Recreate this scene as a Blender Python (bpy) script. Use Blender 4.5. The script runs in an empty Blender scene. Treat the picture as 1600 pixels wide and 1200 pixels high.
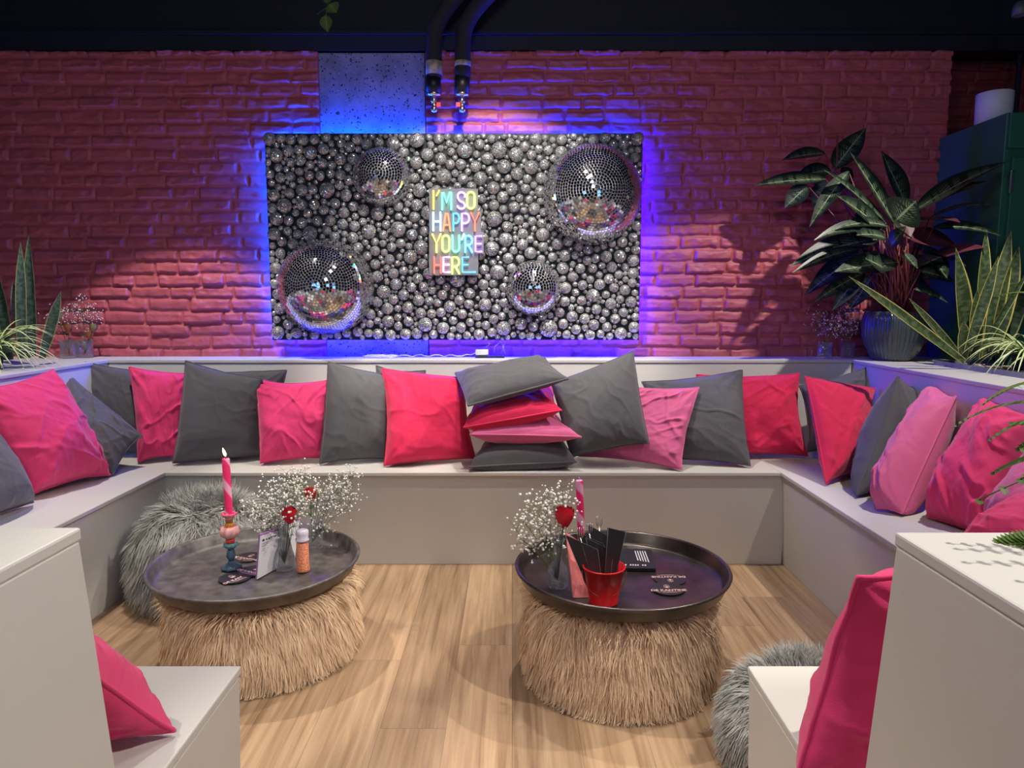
import bpy, math, random
import numpy as np
from mathutils import Vector, Matrix
S = bpy.context.scene
COL = S.collection
PI = math.pi

# ------------------------------------------------------------ camera, world, lights, exposure
CAM_H, PITCH, F = 1.22, math.radians(6.68), 1110.0
cd = bpy.data.cameras.new('camera'); cam = bpy.data.objects.new('camera', cd); COL.objects.link(cam)
cam.location = (0, 0, CAM_H); cam.rotation_euler = (PI/2 - PITCH, 0, 0)
cd.sensor_width = 36; cd.lens = 36*F/1600; cd.clip_start = 0.05
S.camera = cam
W = bpy.data.worlds.new('world'); S.world = W; W.use_nodes = True
W.node_tree.nodes['Background'].inputs[0].default_value = (0.35, 0.5, 0.9, 1)
W.node_tree.nodes['Background'].inputs[1].default_value = 0.3
S.view_settings.view_transform = 'Standard'; S.view_settings.look = 'None'
S.view_settings.gamma = 1; S.view_settings.exposure = 0.25
S.view_settings.use_curve_mapping = False
S.cycles.use_denoising = True
S.cycles.max_bounces = 8; S.cycles.glossy_bounces = 4; S.cycles.transmission_bounces = 6
S.cycles.sample_clamp_indirect = 4

def spot(loc, target, power, angle, blend=0.25, size=0.03, col=(1, .93, .84)):
    l = bpy.data.lights.new('ceiling_spot', 'SPOT'); l.energy = power; l.spot_size = math.radians(angle)
    l.spot_blend = blend; l.shadow_soft_size = size; l.color = col
    o = bpy.data.objects.new('ceiling_spot', l); COL.objects.link(o); o.location = loc
    o.rotation_euler = (Vector(target)-Vector(loc)).to_track_quat('-Z', 'Y').to_euler(); return o
def area(loc, target, power, sx, sy, col):
    l = bpy.data.lights.new('fill_area', 'AREA'); l.energy = power; l.shape = 'RECTANGLE'; l.size = sx; l.size_y = sy; l.color = col
    o = bpy.data.objects.new('fill_area', l); COL.objects.link(o); o.location = loc
    o.rotation_euler = (Vector(target)-Vector(loc)).to_track_quat('-Z', 'Y').to_euler(); return o
# ceiling spots over the seating corner
spot((-1.50, 2.80, 2.95), (-1.75, 2.95, 0.4), 150, 66, .12)
spot((-0.05, 2.45, 2.95), (-0.12, 3.74, 1.36), 150, 50, .3)
spot((0.15, 2.95, 2.95), (0.0, 3.0, 0.3), 110, 60, .2)
spot((1.95, 2.45, 2.95), (1.0, 3.0, 0.3), 150, 68, .12)
spot((1.75, 0.9, 2.95), (-0.7, 0.85, 0.3), 200, 60, .35)
spot((-1.6, 0.5, 2.95), (-1.2, 1.1, 0.5), 90, 72, .4)
spot((-0.50, 2.05, 2.95), (0.42, 0.98, 0.5), 120, 50, .4)
area((0, 1.3, 3.1), (0, 1.6, 0), 12, .5, .5, (.95, .88, .92))  # added overhead fill light for ambient level, no fixture modelled
area((0.4, -2.2, 3.1), (0, 1.2, .8), 18, .7, .5, (.78, .80, 1))  # added cool fill from behind the camera, boosts the window light

# ------------------------------------------------------------ helpers
FWD = Vector((0, math.cos(PITCH), -math.sin(PITCH))); UP = Vector((0, math.sin(PITCH), math.cos(PITCH)))
def at(px, py, k='y', v=3.0):
    """a point of the place seen at (px,py), on the plane y=v, z=v or x=v"""
    d = FWD + Vector(((px-800)/F, 0, 0)) + UP*((600-py)/F)
    o = Vector((0, 0, CAM_H))
    i = 'xyz'.index(k)
    return o + d*((v-o[i])/d[i])

_tab = np.random.RandomState(7).rand(256, 256)
def vnoise(x, y, seed=0):
    x = np.asarray(x, float)+seed*17.31; y = np.asarray(y, float)+seed*9.77
    xi = np.floor(x).astype(int); yi = np.floor(y).astype(int); fx = x-xi; fy = y-yi
    fx = fx*fx*(3-2*fx); fy = fy*fy*(3-2*fy)
    a = _tab[xi & 255, yi & 255]; b = _tab[(xi+1) & 255, yi & 255]; c = _tab[xi & 255, (yi+1) & 255]; d = _tab[(xi+1) & 255, (yi+1) & 255]
    return (a*(1-fx)+b*fx)*(1-fy)+(c*(1-fx)+d*fx)*fy
def fbm(x, y, seed=0, o=3):
    s = 0; a = .5
    for k in range(o):
        s = s+a*(vnoise(x*2**k, y*2**k, seed+k*3)-.5); a *= .5
    return s

def absloc(o):
    v = Vector((0, 0, 0))
    while o is not None: v += o.location; o = o.parent
    return v
def tag(o, label=None, cat=None, group=None, kind=None):
    if label: o['label'] = label
    if cat: o['category'] = cat
    if group: o['group'] = group
    if kind: o['kind'] = kind
    return o
def thing(name, loc, label, cat, group=None, kind=None):
    o = bpy.data.objects.new(name, None); COL.objects.link(o); o.location = loc; o.empty_display_size = .05
    return tag(o, label, cat, group, kind)
def np_mesh(name, V, Fq, smooth=False, uv=None):
    me = bpy.data.meshes.new(name); V = np.asarray(V, np.float32); Fq = np.asarray(Fq, np.int32); n = Fq.shape[1]
    me.vertices.add(len(V)); me.vertices.foreach_set('co', V.ravel())
    me.loops.add(Fq.size); me.loops.foreach_set('vertex_index', Fq.ravel())
    me.polygons.add(len(Fq)); me.polygons.foreach_set('loop_start', np.arange(0, Fq.size, n, dtype=np.int32))
    me.polygons.foreach_set('loop_total', np.full(len(Fq), n, np.int32))
    if smooth: me.polygons.foreach_set('use_smooth', np.ones(len(Fq), bool))
    if uv is not None:
        l = me.uv_layers.new(name='UVMap'); l.data.foreach_set('uv', np.asarray(uv, np.float32)[Fq.ravel()].ravel())
    me.update(calc_edges=True); me.validate(); return me
def link_mesh(name, me, mat, parent=None, loc=None):
    o = bpy.data.objects.new(name, me); COL.objects.link(o)
    if mat: me.materials.append(mat)
    if parent is not None: o.parent = parent
    if loc is not None: o.location = loc
    return o

class MB:
    def __init__(s): s.v = []; s.f = []; s.uv = []; s.sm = []; s.mi = []; s.cur = 0
    def add(s, V, Fs, uv=None, smooth=True):
        b = len(s.v); s.v += [tuple(p) for p in V]; s.f += [tuple(i+b for i in f) for f in Fs]
        s.uv += list(uv) if uv is not None else [(0, 0)]*len(V); s.sm += [smooth]*len(Fs); s.mi += [s.cur]*len(Fs); return s
    def box(s, x0, x1, y0, y1, z0, z1, M=None):
        V = [Vector((x, y, z)) for x in (x0, x1) for y in (y0, y1) for z in (z0, z1)]
        if M is not None: V = [M @ v for v in V]
        return s.hexa(V)
    def hexa(s, V, b=0.0):   # V order: x0y0z0 x0y0z1 x0y1z0 x0y1z1 x1...
        return s.add(V, [(0, 1, 3, 2), (4, 6, 7, 5), (0, 4, 5, 1), (2, 3, 7, 6), (0, 2, 6, 4), (1, 5, 7, 3)], smooth=False)
    def lathe(s, prof, c, n=32, smooth=True, M=None, rib=0, ribn=0):
        V = []; m = len(prof)
        for i in range(n):
            a = 2*PI*i/n; k = 1+rib*math.cos(a*ribn) if ribn else 1
            for r, z in prof:
                p = Vector((r*k*math.cos(a), r*k*math.sin(a), z)); 
                if M is not None: p = M @ p
                V.append(p+Vector(c))
        Fs = [(i*m+j, ((i+1) % n)*m+j, ((i+1) % n)*m+j+1, i*m+j+1) for i in range(n) for j in range(m-1)]
        if prof[0][0] > 1e-6: pass
        return s.add(V, Fs, smooth=smooth)
    def tube(s, pts, r, n=8, closed=False):
        pts = [Vector(p) for p in pts]; m = len(pts); V = []; up = Vector((.123, .31, .94)).normalized()
        rr = r if hasattr(r, '__len__') else [r]*m
        prev = None
        for i, p in enumerate(pts):
            a = pts[(i-1) % m] if (closed or i > 0) else p; b = pts[(i+1) % m] if (closed or i < m-1) else p
            t = (b-a).normalized()
            if prev is None: x = t.cross(up).normalized()
            else: x = (prev-t*prev.dot(t)).normalized()
            prev = x; y = t.cross(x)
            for k in range(n):
                w = 2*PI*k/n; V.append(p+(x*math.cos(w)+y*math.sin(w))*rr[i])
        q = m if closed else m-1
        Fs = [(i*n+k, i*n+(k+1) % n, ((i+1) % m)*n+(k+1) % n, ((i+1) % m)*n+k) for i in range(q) for k in range(n)]
        if not closed: Fs += [tuple(range(n))[::-1], tuple((m-1)*n+k for k in range(n))]
        return s.add(V, Fs)
    def sphere(s, c, r, n=12, m=8, sc=(1, 1, 1)):
        V = [Vector((c[0]+r*sc[0]*math.sin(PI*j/m)*math.cos(2*PI*i/n), c[1]+r*sc[1]*math.sin(PI*j/m)*math.sin(2*PI*i/n), c[2]+r*sc[2]*math.cos(PI*j/m))) for i in range(n) for j in range(m+1)]
        return s.add(V, [(i*(m+1)+j, i*(m+1)+j+1, ((i+1) % n)*(m+1)+j+1, ((i+1) % n)*(m+1)+j) for i in range(n) for j in range(m)])
    def leaf(s, base, tip, w, nrm=(0, -1, .3), arch=.0, fold=.25, seg=12, prof='leaf', curl=0, twist=0):
        """a folded leaf blade with uv: u across, v along"""
        base = Vector(base); tip = Vector(tip); ax = tip-base; L = ax.length; nrm = Vector(nrm)
        V = []; uv = []; c = 5
        for i in range(seg+1):
            t = i/seg; p = base+ax*t+Vector((0, 0, 1))*(arch*L*4*t*(1-t))+Vector((0, 0, -1))*curl*L*t*t
            d = (ax+Vector((0, 0, 1))*(arch*L*4*(1-2*t))-Vector((0, 0, 1))*2*curl*L*t).normalized()
            side = d.cross(nrm).normalized(); nn = side.cross(d).normalized()
            if twist:
                R = Matrix.Rotation(twist*t, 3, d); side = R @ side; nn = R @ nn
            if prof == 'leaf': hw = w/2*(math.sin(PI*(t*.985+.015)**.78)**.95)
            elif prof == 'blade': hw = w/2*min(1, .62+t*1.2)*(1-max(0, (t-.55)/.45)**1.8)
            else: hw = w/2*(1-t**2*.95)
            hw = max(hw, w*.012)
            for k in range(c):
                a = (k-(c-1)/2)/((c-1)/2)
                V.append(p+side*hw*a+nn*(abs(a)*hw*fold+.0)); uv.append((k/(c-1), t))
        Fs = [(i*c+k, i*c+k+1, (i+1)*c+k+1, (i+1)*c+k) for i in range(seg) for k in range(c-1)]
        return s.add(V, Fs, uv)
    def build(s, name, mat, parent=None, base=None, bevel=0, world=True, seg=2):
        mats = mat if isinstance(mat, (list, tuple)) else [mat]
        off = Vector((0, 0, 0))
        if world:
            if parent is not None: off = absloc(parent)
            elif base is not None: off = Vector(base)
        me = bpy.data.meshes.new(name); me.from_pydata([tuple(Vector(v)-off) for v in s.v], [], s.f)
        for m in mats: me.materials.append(m)
        me.polygons.foreach_set('use_smooth', s.sm); me.polygons.foreach_set('material_index', s.mi)
        l = me.uv_layers.new(name='UVMap'); n = np.zeros(len(me.loops), np.int32); me.loops.foreach_get('vertex_index', n)
        l.data.foreach_set('uv', np.array(s.uv, np.float32)[n].ravel())
        me.update()
        o = bpy.data.objects.new(name, me); COL.objects.link(o)
        if parent is not None: o.parent = parent
        elif base is not None: o.location = base
        if bevel:
            b = o.modifiers.new('bevel', 'BEVEL'); b.width = bevel; b.segments = seg; b.limit_method = 'ANGLE'; b.angle_limit = math.radians(40)
        return o
def copy_tree(o, parent=None):
    c = o.copy(); COL.objects.link(c); c.parent = parent
    for ch in list(o.children): copy_tree(ch, c)
    return c

# ------------------------------------------------------------ materials
def mat(name, col, rough=.5, metal=0, bump=0, bscale=50, cvar=0, cscale=8, spec=.5, sheen=0, trans=0, emit=None, estr=0, stretch=None, ior=1.45, bdist=.002, detail=4):
    m = bpy.data.materials.new(name); m.use_nodes = True; nt = m.node_tree; N = nt.nodes; L = nt.links; b = N['Principled BSDF']
    b.inputs['Base Color'].default_value = (*col, 1); b.inputs['Roughness'].default_value = rough; b.inputs['Metallic'].default_value = metal
    b.inputs['Specular IOR Level'].default_value = spec; b.inputs['IOR'].default_value = ior
    if sheen: b.inputs['Sheen Weight'].default_value = sheen; b.inputs['Sheen Roughness'].default_value = .4
    if trans: b.inputs['Transmission Weight'].default_value = trans
    if emit: b.inputs['Emission Color'].default_value = (*emit, 1); b.inputs['Emission Strength'].default_value = estr
    tc = N.new('ShaderNodeTexCoord'); mp = N.new('ShaderNodeMapping'); L.new(tc.outputs['Object'], mp.inputs[0])
    if stretch: mp.inputs['Scale'].default_value = stretch
    if cvar:
        n = N.new('ShaderNodeTexNoise'); n.inputs['Scale'].default_value = cscale; n.inputs['Detail'].default_value = detail; L.new(mp.outputs[0], n.inputs[0])
        r = N.new('ShaderNodeMapRange'); r.inputs[1].default_value = .3; r.inputs[2].default_value = .7; r.inputs[3].default_value = 1-cvar; r.inputs[4].default_value = 1+cvar; L.new(n.outputs[0], r.inputs[0])
        x = N.new('ShaderNodeVectorMath'); x.operation = 'SCALE'; x.inputs[0].default_value = col; L.new(r.outputs[0], x.inputs['Scale']); L.new(x.outputs[0], b.inputs['Base Color'])
    if bump:
        n2 = N.new('ShaderNodeTexNoise'); n2.inputs['Scale'].default_value = bscale; n2.inputs['Detail'].default_value = 5; L.new(mp.outputs[0], n2.inputs[0])
        bp = N.new('ShaderNodeBump'); bp.inputs['Strength'].default_value = bump; bp.inputs['Distance'].default_value = bdist; L.new(n2.outputs[0], bp.inputs['Height']); L.new(bp.outputs[0], b.inputs['Normal'])
    return m
def ramp(nt, src, stops, interp='LINEAR'):
    r = nt.nodes.new('ShaderNodeValToRGB'); r.color_ramp.interpolation = interp
    while len(r.color_ramp.elements) < len(stops): r.color_ramp.elements.new(.5)
    for e, (p, c) in zip(r.color_ramp.elements, stops): e.position = p; e.color = (*c, 1)
    nt.links.new(src, r.inputs[0]); return r.outputs[0]
def math_(nt, op, a, b=None, c=None):
    n = nt.nodes.new('ShaderNodeMath'); n.operation = op
    for i, x in enumerate((a, b, c)):
        if x is None: continue
        if isinstance(x, (int, float)): n.inputs[i].default_value = x
        else: nt.links.new(x, n.inputs[i])
    return n.outputs[0]

M_white = mat('white_paint', (.60, .585, .54), .42, bump=.25, bscale=18, cvar=.03, cscale=3)
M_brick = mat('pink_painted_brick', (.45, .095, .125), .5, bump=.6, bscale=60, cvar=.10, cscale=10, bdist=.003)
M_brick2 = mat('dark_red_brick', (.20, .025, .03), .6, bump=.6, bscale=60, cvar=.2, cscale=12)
M_dark = mat('midnight_paint', (.008, .009, .018), .7, bump=.3, bscale=20)
M_room = mat('dim_wall_paint', (.10, .09, .10), .8)
M_black = mat('black_plastic', (.012, .012, .014), .4)
M_green = mat('green_paint', (.022, .115, .075), .38, bump=.1, bscale=30)
M_grey_fab = mat('charcoal_cotton', (.098, .094, .103), .85, bump=.5, bscale=700, sheen=.25, cvar=.07, cscale=9)
M_pink_fab = mat('hot_pink_cotton', (.76, .040, .170), .85, bump=.5, bscale=700, sheen=.3, cvar=.07, cscale=9)
M_rose_fab = mat('rose_pink_cotton', (.72, .135, .31), .85, bump=.5, bscale=700, sheen=.3, cvar=.05, cscale=9)
M_red_fab = mat('crimson_pink_cotton', (.74, .018, .090), .85, bump=.5, bscale=700, sheen=.3, cvar=.07, cscale=9)
M_tray = mat('dark_metal_tray', (.12, .108, .098), .45, metal=.4, bump=.35, bscale=35, cvar=.45, cscale=22, detail=8)
M_tray2 = mat('bronze_dark_tray', (.075, .062, .055), .30, metal=.65, bump=.3, bscale=25, cvar=.5, cscale=10)
M_tan = mat('tan_fur', (.84, .62, .40), .75, spec=.25)
M_tanb = mat('tan_fur_backing', (.34, .22, .12), .9)
M_gfur = mat('grey_fur', (.36, .355, .33), .7, spec=.3)
M_gfurb = mat('grey_fur_backing', (.12, .12, .115), .9)
def glass_mat():
    m = bpy.data.materials.new('clear_glass'); m.use_nodes = True; nt = m.node_tree; nt.nodes.clear(); N = nt.nodes; L = nt.links
    t = N.new('ShaderNodeBsdfTransparent'); t.inputs[0].default_value = (.93, .95, .95, 1); g = N.new('ShaderNodeBsdfGlossy'); g.inputs['Roughness'].default_value = .08
    w = N.new('ShaderNodeLayerWeight'); w.inputs[0].default_value = .45; p = N.new('ShaderNodeMath'); p.operation = 'MULTIPLY_ADD'; p.inputs[1].default_value = .75; p.inputs[2].default_value = .05
    d = N.new('ShaderNodeBsdfTranslucent'); d.inputs[0].default_value = (.9, .92, .95, 1); m1 = N.new('ShaderNodeMixShader'); m1.inputs[0].default_value = .35; L.new(g.outputs[0], m1.inputs[1]); L.new(d.outputs[0], m1.inputs[2])
    x = N.new('ShaderNodeMixShader'); o = N.new('ShaderNodeOutputMaterial'); L.new(w.outputs['Facing'], p.inputs[0]); L.new(p.outputs[0], x.inputs[0]); L.new(t.outputs[0], x.inputs[1]); L.new(m1.outputs[0], x.inputs[2]); L.new(x.outputs[0], o.inputs[0]); return m
M_glass = glass_mat()
M_steel = mat('polished_steel', (.75, .74, .72), .2, metal=1)
M_cable = mat('white_plastic', (.75, .75, .75), .4)
M_redm = mat('red_enamel', (.45, .008, .010), .3)
M_stem = mat('green_stem', (.07, .13, .035), .6)
M_rose = mat('red_petal', (.55, .008, .025), .6)
M_bloom = mat('cream_blossom', (.80, .78, .70), .7)
M_wax = mat('pink_wax', (.9, .1, .2), .4)
M_paper = mat('white_paper', (.72, .70, .74), .6)
M_ink = mat('black_ink', (.03, .03, .035), .6)
M_blush = mat('blush_print', (.78, .50, .45), .6)
M_soil = mat('potting_soil', (.03, .022, .016), .95, bump=1, bscale=90, bdist=.01)

def emis(name, col, s):
    m = bpy.data.materials.new(name); m.use_nodes = True; nt = m.node_tree; nt.nodes.clear()
    e = nt.nodes.new('ShaderNodeEmission'); e.inputs[0].default_value = (*col, 1); e.inputs[1].default_value = s
    o = nt.nodes.new('ShaderNodeOutputMaterial'); nt.links.new(e.outputs[0], o.inputs[0]); return m

def floor_mat():
    m = mat('oak_laminate', (.5, .33, .2), .42); nt = m.node_tree; N = nt.nodes; L = nt.links; b = N['Principled BSDF']
    tc = [n for n in N if n.type == 'TEX_COORD'][0]
    sx = N.new('ShaderNodeSeparateXYZ'); L.new(tc.outputs['Object'], sx.inputs[0]); X, Y = sx.outputs[0], sx.outputs[1]
    xs = math_(nt, 'DIVIDE', X, .19); col = math_(nt, 'FLOOR', xs)
    wn = N.new('ShaderNodeTexWhiteNoise'); wn.noise_dimensions = '1D'; L.new(col, wn.inputs['W'])
    ys = math_(nt, 'ADD', math_(nt, 'DIVIDE', Y, 1.3), math_(nt, 'MULTIPLY', wn.outputs[0], 7)); row = math_(nt, 'FLOOR', ys)
    cb = N.new('ShaderNodeCombineXYZ'); L.new(col, cb.inputs[0]); L.new(row, cb.inputs[1])
    w2 = N.new('ShaderNodeTexWhiteNoise'); w2.noise_dimensions = '2D'; L.new(cb.outputs[0], w2.inputs['Vector'])
    c2 = N.new('ShaderNodeCombineXYZ'); L.new(math_(nt, 'ADD', math_(nt, 'MULTIPLY', X, 24), math_(nt, 'MULTIPLY', w2.outputs[0], 37)), c2.inputs[0]); L.new(math_(nt, 'MULTIPLY', Y, .9), c2.inputs[1]); L.new(row, c2.inputs[2])
    n1 = N.new('ShaderNodeTexNoise'); n1.inputs['Scale'].default_value = 1.6; n1.inputs['Detail'].default_value = 7; n1.inputs['Distortion'].default_value = .45; n1.inputs['Roughness'].default_value = .6; L.new(c2.outputs[0], n1.inputs[0])
    n2 = N.new('ShaderNodeTexWave'); n2.wave_type = 'RINGS'; n2.inputs['Scale'].default_value = .9; n2.inputs['Distortion'].default_value = 7; n2.inputs['Detail'].default_value = 4; n2.inputs['Detail Scale'].default_value = 1.4; L.new(c2.outputs[0], n2.inputs[0])
    c = ramp(nt, n1.outputs[0], [(.28, (.22, .125, .068)), (.45, (.37, .235, .135)), (.62, (.47, .315, .19)), (.8, (.56, .40, .26))])
    cw = ramp(nt, n2.outputs[0], [(0, (.80, .78, .75)), (.35, (1, 1, 1)), (1, (1, 1, 1))])
    mx = N.new('ShaderNodeMix'); mx.data_type = 'RGBA'; mx.blend_type = 'MULTIPLY'; mx.inputs[0].default_value = .45; L.new(c, mx.inputs[6]); L.new(cw, mx.inputs[7])
    tone = math_(nt, 'ADD', math_(nt, 'MULTIPLY', w2.outputs[0], .34), .82)
    fx = math_(nt, 'FRACT', xs); fy = math_(nt, 'FRACT', ys)
    gx = math_(nt, 'LESS_THAN', fx, .008); gy = math_(nt, 'LESS_THAN', fy, .0015)
    g = math_(nt, 'SUBTRACT', 1, math_(nt, 'MULTIPLY', math_(nt, 'MAXIMUM', gx, gy), .45))
    v = N.new('ShaderNodeVectorMath'); v.operation = 'SCALE'; L.new(mx.outputs[2], v.inputs[0]); L.new(math_(nt, 'MULTIPLY', tone, g), v.inputs['Scale']); L.new(v.outputs[0], b.inputs['Base Color'])
    bp = N.new('ShaderNodeBump'); bp.inputs['Strength'].default_value = .15; bp.inputs['Distance'].default_value = .002; L.new(n1.outputs[0], bp.inputs['Height']); L.new(bp.outputs[0], b.inputs['Normal'])
    return m
def concrete_mat():
    m = mat('exposed_concrete', (.3, .29, .28), .85); nt = m.node_tree; N = nt.nodes; L = nt.links; b = N['Principled BSDF']
    tc = [n for n in N if n.type == 'TEX_COORD'][0]
    v = N.new('ShaderNodeTexVoronoi'); v.inputs['Scale'].default_value = 72; v.inputs['Randomness'].default_value = 1
    n = N.new('ShaderNodeTexNoise'); n.inputs['Scale'].default_value = 9; n.inputs['Detail'].default_value = 8; L.new(tc.outputs['Object'], n.inputs[0])
    nd = N.new('ShaderNodeTexNoise'); nd.inputs['Scale'].default_value = 60; nd.inputs['Detail'].default_value = 3; L.new(tc.outputs['Object'], nd.inputs[0])
    sc_ = N.new('ShaderNodeVectorMath'); sc_.operation = 'MULTIPLY_ADD'; sc_.inputs[1].default_value = (.03, .03, .03); L.new(nd.outputs['Color'], sc_.inputs[0]); L.new(tc.outputs['Object'], sc_.inputs[2]); L.new(sc_.outputs[0], v.inputs[0])
    base = ramp(nt, n.outputs[0], [(.3, (.17, .16, .155)), (.7, (.30, .285, .27))])
    sepc = N.new('ShaderNodeSeparateColor'); L.new(v.outputs['Color'], sepc.inputs[0])
    d = math_(nt, 'MULTIPLY', math_(nt, 'LESS_THAN', v.outputs['Distance'], math_(nt, 'MULTIPLY', sepc.outputs[1], .55)), math_(nt, 'GREATER_THAN', sepc.outputs[0], .55))
    l = math_(nt, 'MULTIPLY', math_(nt, 'LESS_THAN', v.outputs['Distance'], .22), math_(nt, 'LESS_THAN', sepc.outputs[0], .12))
    mx = N.new('ShaderNodeMix'); mx.data_type = 'RGBA'; L.new(d, mx.inputs[0]); L.new(base, mx.inputs[6]); mx.inputs[7].default_value = (.035, .033, .035, 1)
    m2 = N.new('ShaderNodeMix'); m2.data_type = 'RGBA'; L.new(l, m2.inputs[0]); L.new(mx.outputs[2], m2.inputs[6]); m2.inputs[7].default_value = (.5, .47, .43, 1); L.new(m2.outputs[2], b.inputs['Base Color'])
    bp = N.new('ShaderNodeBump'); bp.inputs['Strength'].default_value = .6; bp.inputs['Distance'].default_value = .004; bp.invert = True; L.new(d, bp.inputs['Height']); L.new(bp.outputs[0], b.inputs['Normal'])
    return m
M_floor = floor_mat(); M_conc = concrete_mat()
M_win = emis('daylight_pane', (.22, .50, 1.0), 1.6)

# ------------------------------------------------------------ the room
WY, TZ = 3.87, 2.50          # back wall plane, height where the pink paint ends
def struct(name, m, mt, base=(0, 0, 0), **k):
    o = m.build(name, mt, base=base, **k); o['kind'] = 'structure'; return o
m = MB(); m.box(-4.5, 4.5, -4.5, 4.3, -.1, 0); struct('floor', m, M_floor)
m = MB(); m.box(-4.5, 4.5, -4.5, 4.3, 3.3, 3.4); struct('ceiling', m, M_dark)
m = MB(); m.box(-4.6, -4.5, -4.5, 4.3, 0, 3.3); struct('wall_left', m, M_room)
m = MB(); m.box(4.5, 4.6, -4.5, 4.3, 0, 3.3); struct('wall_right', m, M_room)
m = MB()
m.box(-4.5, 4.5, -4.6, -4.5, 0, .8).box(-4.5, 4.5, -4.6, -4.5, 2.5, 3.3).box(-4.5, -3.9, -4.6, -4.5, .8, 2.5).box(3.9, 4.5, -4.6, -4.5, .8, 2.5).box(-1.7, 1.7, -4.6, -4.5, .8, 2.5)
struct('wall_front', m, M_room)
for n, (a, b) in enumerate(((-3.9, -1.7), (1.7, 3.9))):
    w = thing('window_%d' % (n+1), (a, -4.55, .8), None, None, kind='structure')
    f = MB(); f.box(a, a+.06, -4.6, -4.5, .8, 2.5).box(b-.06, b, -4.6, -4.5, .8, 2.5).box(a, b, -4.6, -4.5, .8, .86).box(a, b, -4.6, -4.5, 2.44, 2.5).box((a+b)/2-.03, (a+b)/2+.03, -4.6, -4.5, .8, 2.5)
    f.build('window_frame', M_black, w)
    MB().box(a+.06, b-.06, -4.57, -4.55, .86, 2.44).build('window_pane', M_win, w)
# plain wall behind everything, painted dark above the pink
m = MB(); m.box(-4.5, 4.5, 4.2, 4.3, 0, 3.3); struct('wall_back', m, M_room)
m = MB(); m.box(-4.5, 2.28, WY+.03, 4.0, 0, 3.3)
m.box(-4.5, 4.5, WY-.012, 4.0, TZ+.01, 3.3)
rs = np.random.RandomState(3)
struct('wall_back_upper', m, M_dark)
# rough relief of painted bricks
def brick_relief(x0, x1, z0, z1, y, seed, amp=.015, step=.0058, hole=None):
    nx = int((x1-x0)/step)+1; nz = int((z1-z0)/step)+1
    xs = np.linspace(x0, x1, nx); zs = np.linspace(z0, z1, nz); X, Z = np.meshgrid(xs, zs, indexing='ij')
    H = .0655; rr = np.random.RandomState(seed)
    Zw = Z+fbm(X*3.1, Z*9, seed, 3)*.022+fbm(X*16, Z*16, seed+5, 3)*.011
    Xw = X+fbm(X*9, Z*9, seed+9, 3)*.02
    R = np.floor((Zw-z0)/H).astype(int); fz = ((Zw-z0)/H-R)*H
    D = np.zeros_like(X); OUT = np.zeros_like(X); TLT = np.zeros_like(X)
    for r in range(R.min(), R.max()+1):
        j = [x0-.3-rr.rand()*.2]
        while j[-1] < x1+.3: j.append(j[-1]+(.215+rr.randn()*.008 if rr.rand() < .74 else .105+rr.rand()*.03))
        j = np.array(j); o = rr.rand(len(j))**1.5; tl = rr.randn(len(j))
        mk = R == r; xx = Xw[mk]; k = np.clip(np.searchsorted(j, xx)-1, 0, len(j)-2)
        D[mk] = np.minimum(xx-j[k], j[k+1]-xx); OUT[mk] = o[k]; TLT[mk] = tl[k]
    def sm(a, lo, hi): t = np.clip((a-lo)/(hi-lo), 0, 1); return t*t*(3-2*t)
    rough = 1+1.2*fbm(X*30, Z*30, seed+2, 2)
    e = sm(D*rough, .0035, .011)*sm(fz*rough, .0045, .0105)*sm((H-fz), .002, .019)
    h = e*amp*(.42+.85*OUT)+e*TLT*.0022*((fz/H)-.5)*2+fbm(X*20, Z*30, seed+4, 4)*.011*(.35+e)+e*.006*(1-fz/H)
    crack = np.clip(fbm(X*14, Z*40, seed+7, 3)*4-.55, 0, 1); h = h-crack*.006*e
    Y = y-h
    if hole is not None: Y = np.where((X > hole[0]) & (X < hole[1]), y+.03, Y)
    V = np.stack([X, Y, Z], -1).reshape(-1, 3); idx = np.arange(nx*nz).reshape(nx, nz)
    Fq = np.stack([idx[:-1, :-1], idx[1:, :-1], idx[1:, 1:], idx[:-1, 1:]], -1).reshape(-1, 4)
    return V, Fq
CX0, CX1 = -1.008, -.455
V, Fq = brick_relief(-3.3, 2.285, .84, TZ+.02, WY, 5, hole=(CX0, CX1))
zt = V[:, 2] > TZ-.004; V[:, 2] = np.where(zt, TZ+.006*vnoise(V[:, 0]*30, V[:, 0]*3, 2)+.002, V[:, 2])
o = link_mesh('wall_back_bricks', np_mesh('wall_back_bricks', V, Fq, True), M_brick); o['kind'] = 'structure'
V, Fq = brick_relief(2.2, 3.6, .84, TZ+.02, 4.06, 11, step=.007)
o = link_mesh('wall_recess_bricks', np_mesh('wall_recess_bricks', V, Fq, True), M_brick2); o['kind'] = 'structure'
m = MB(); m.box(2.255, 2.284, WY-.006, 4.1, .84, TZ); struct('wall_recess_return', m, M_brick)
m = MB(); m.box(CX0, CX1, WY-.004, 4.0, .84, TZ); struct('wall_concrete_column', m, M_conc, bevel=.004)
m = MB(); m.box(-4.5, 4.5, WY-.03, WY-.01, 2.585, 2.60); struct('trim_1', m, M_dark)

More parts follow.
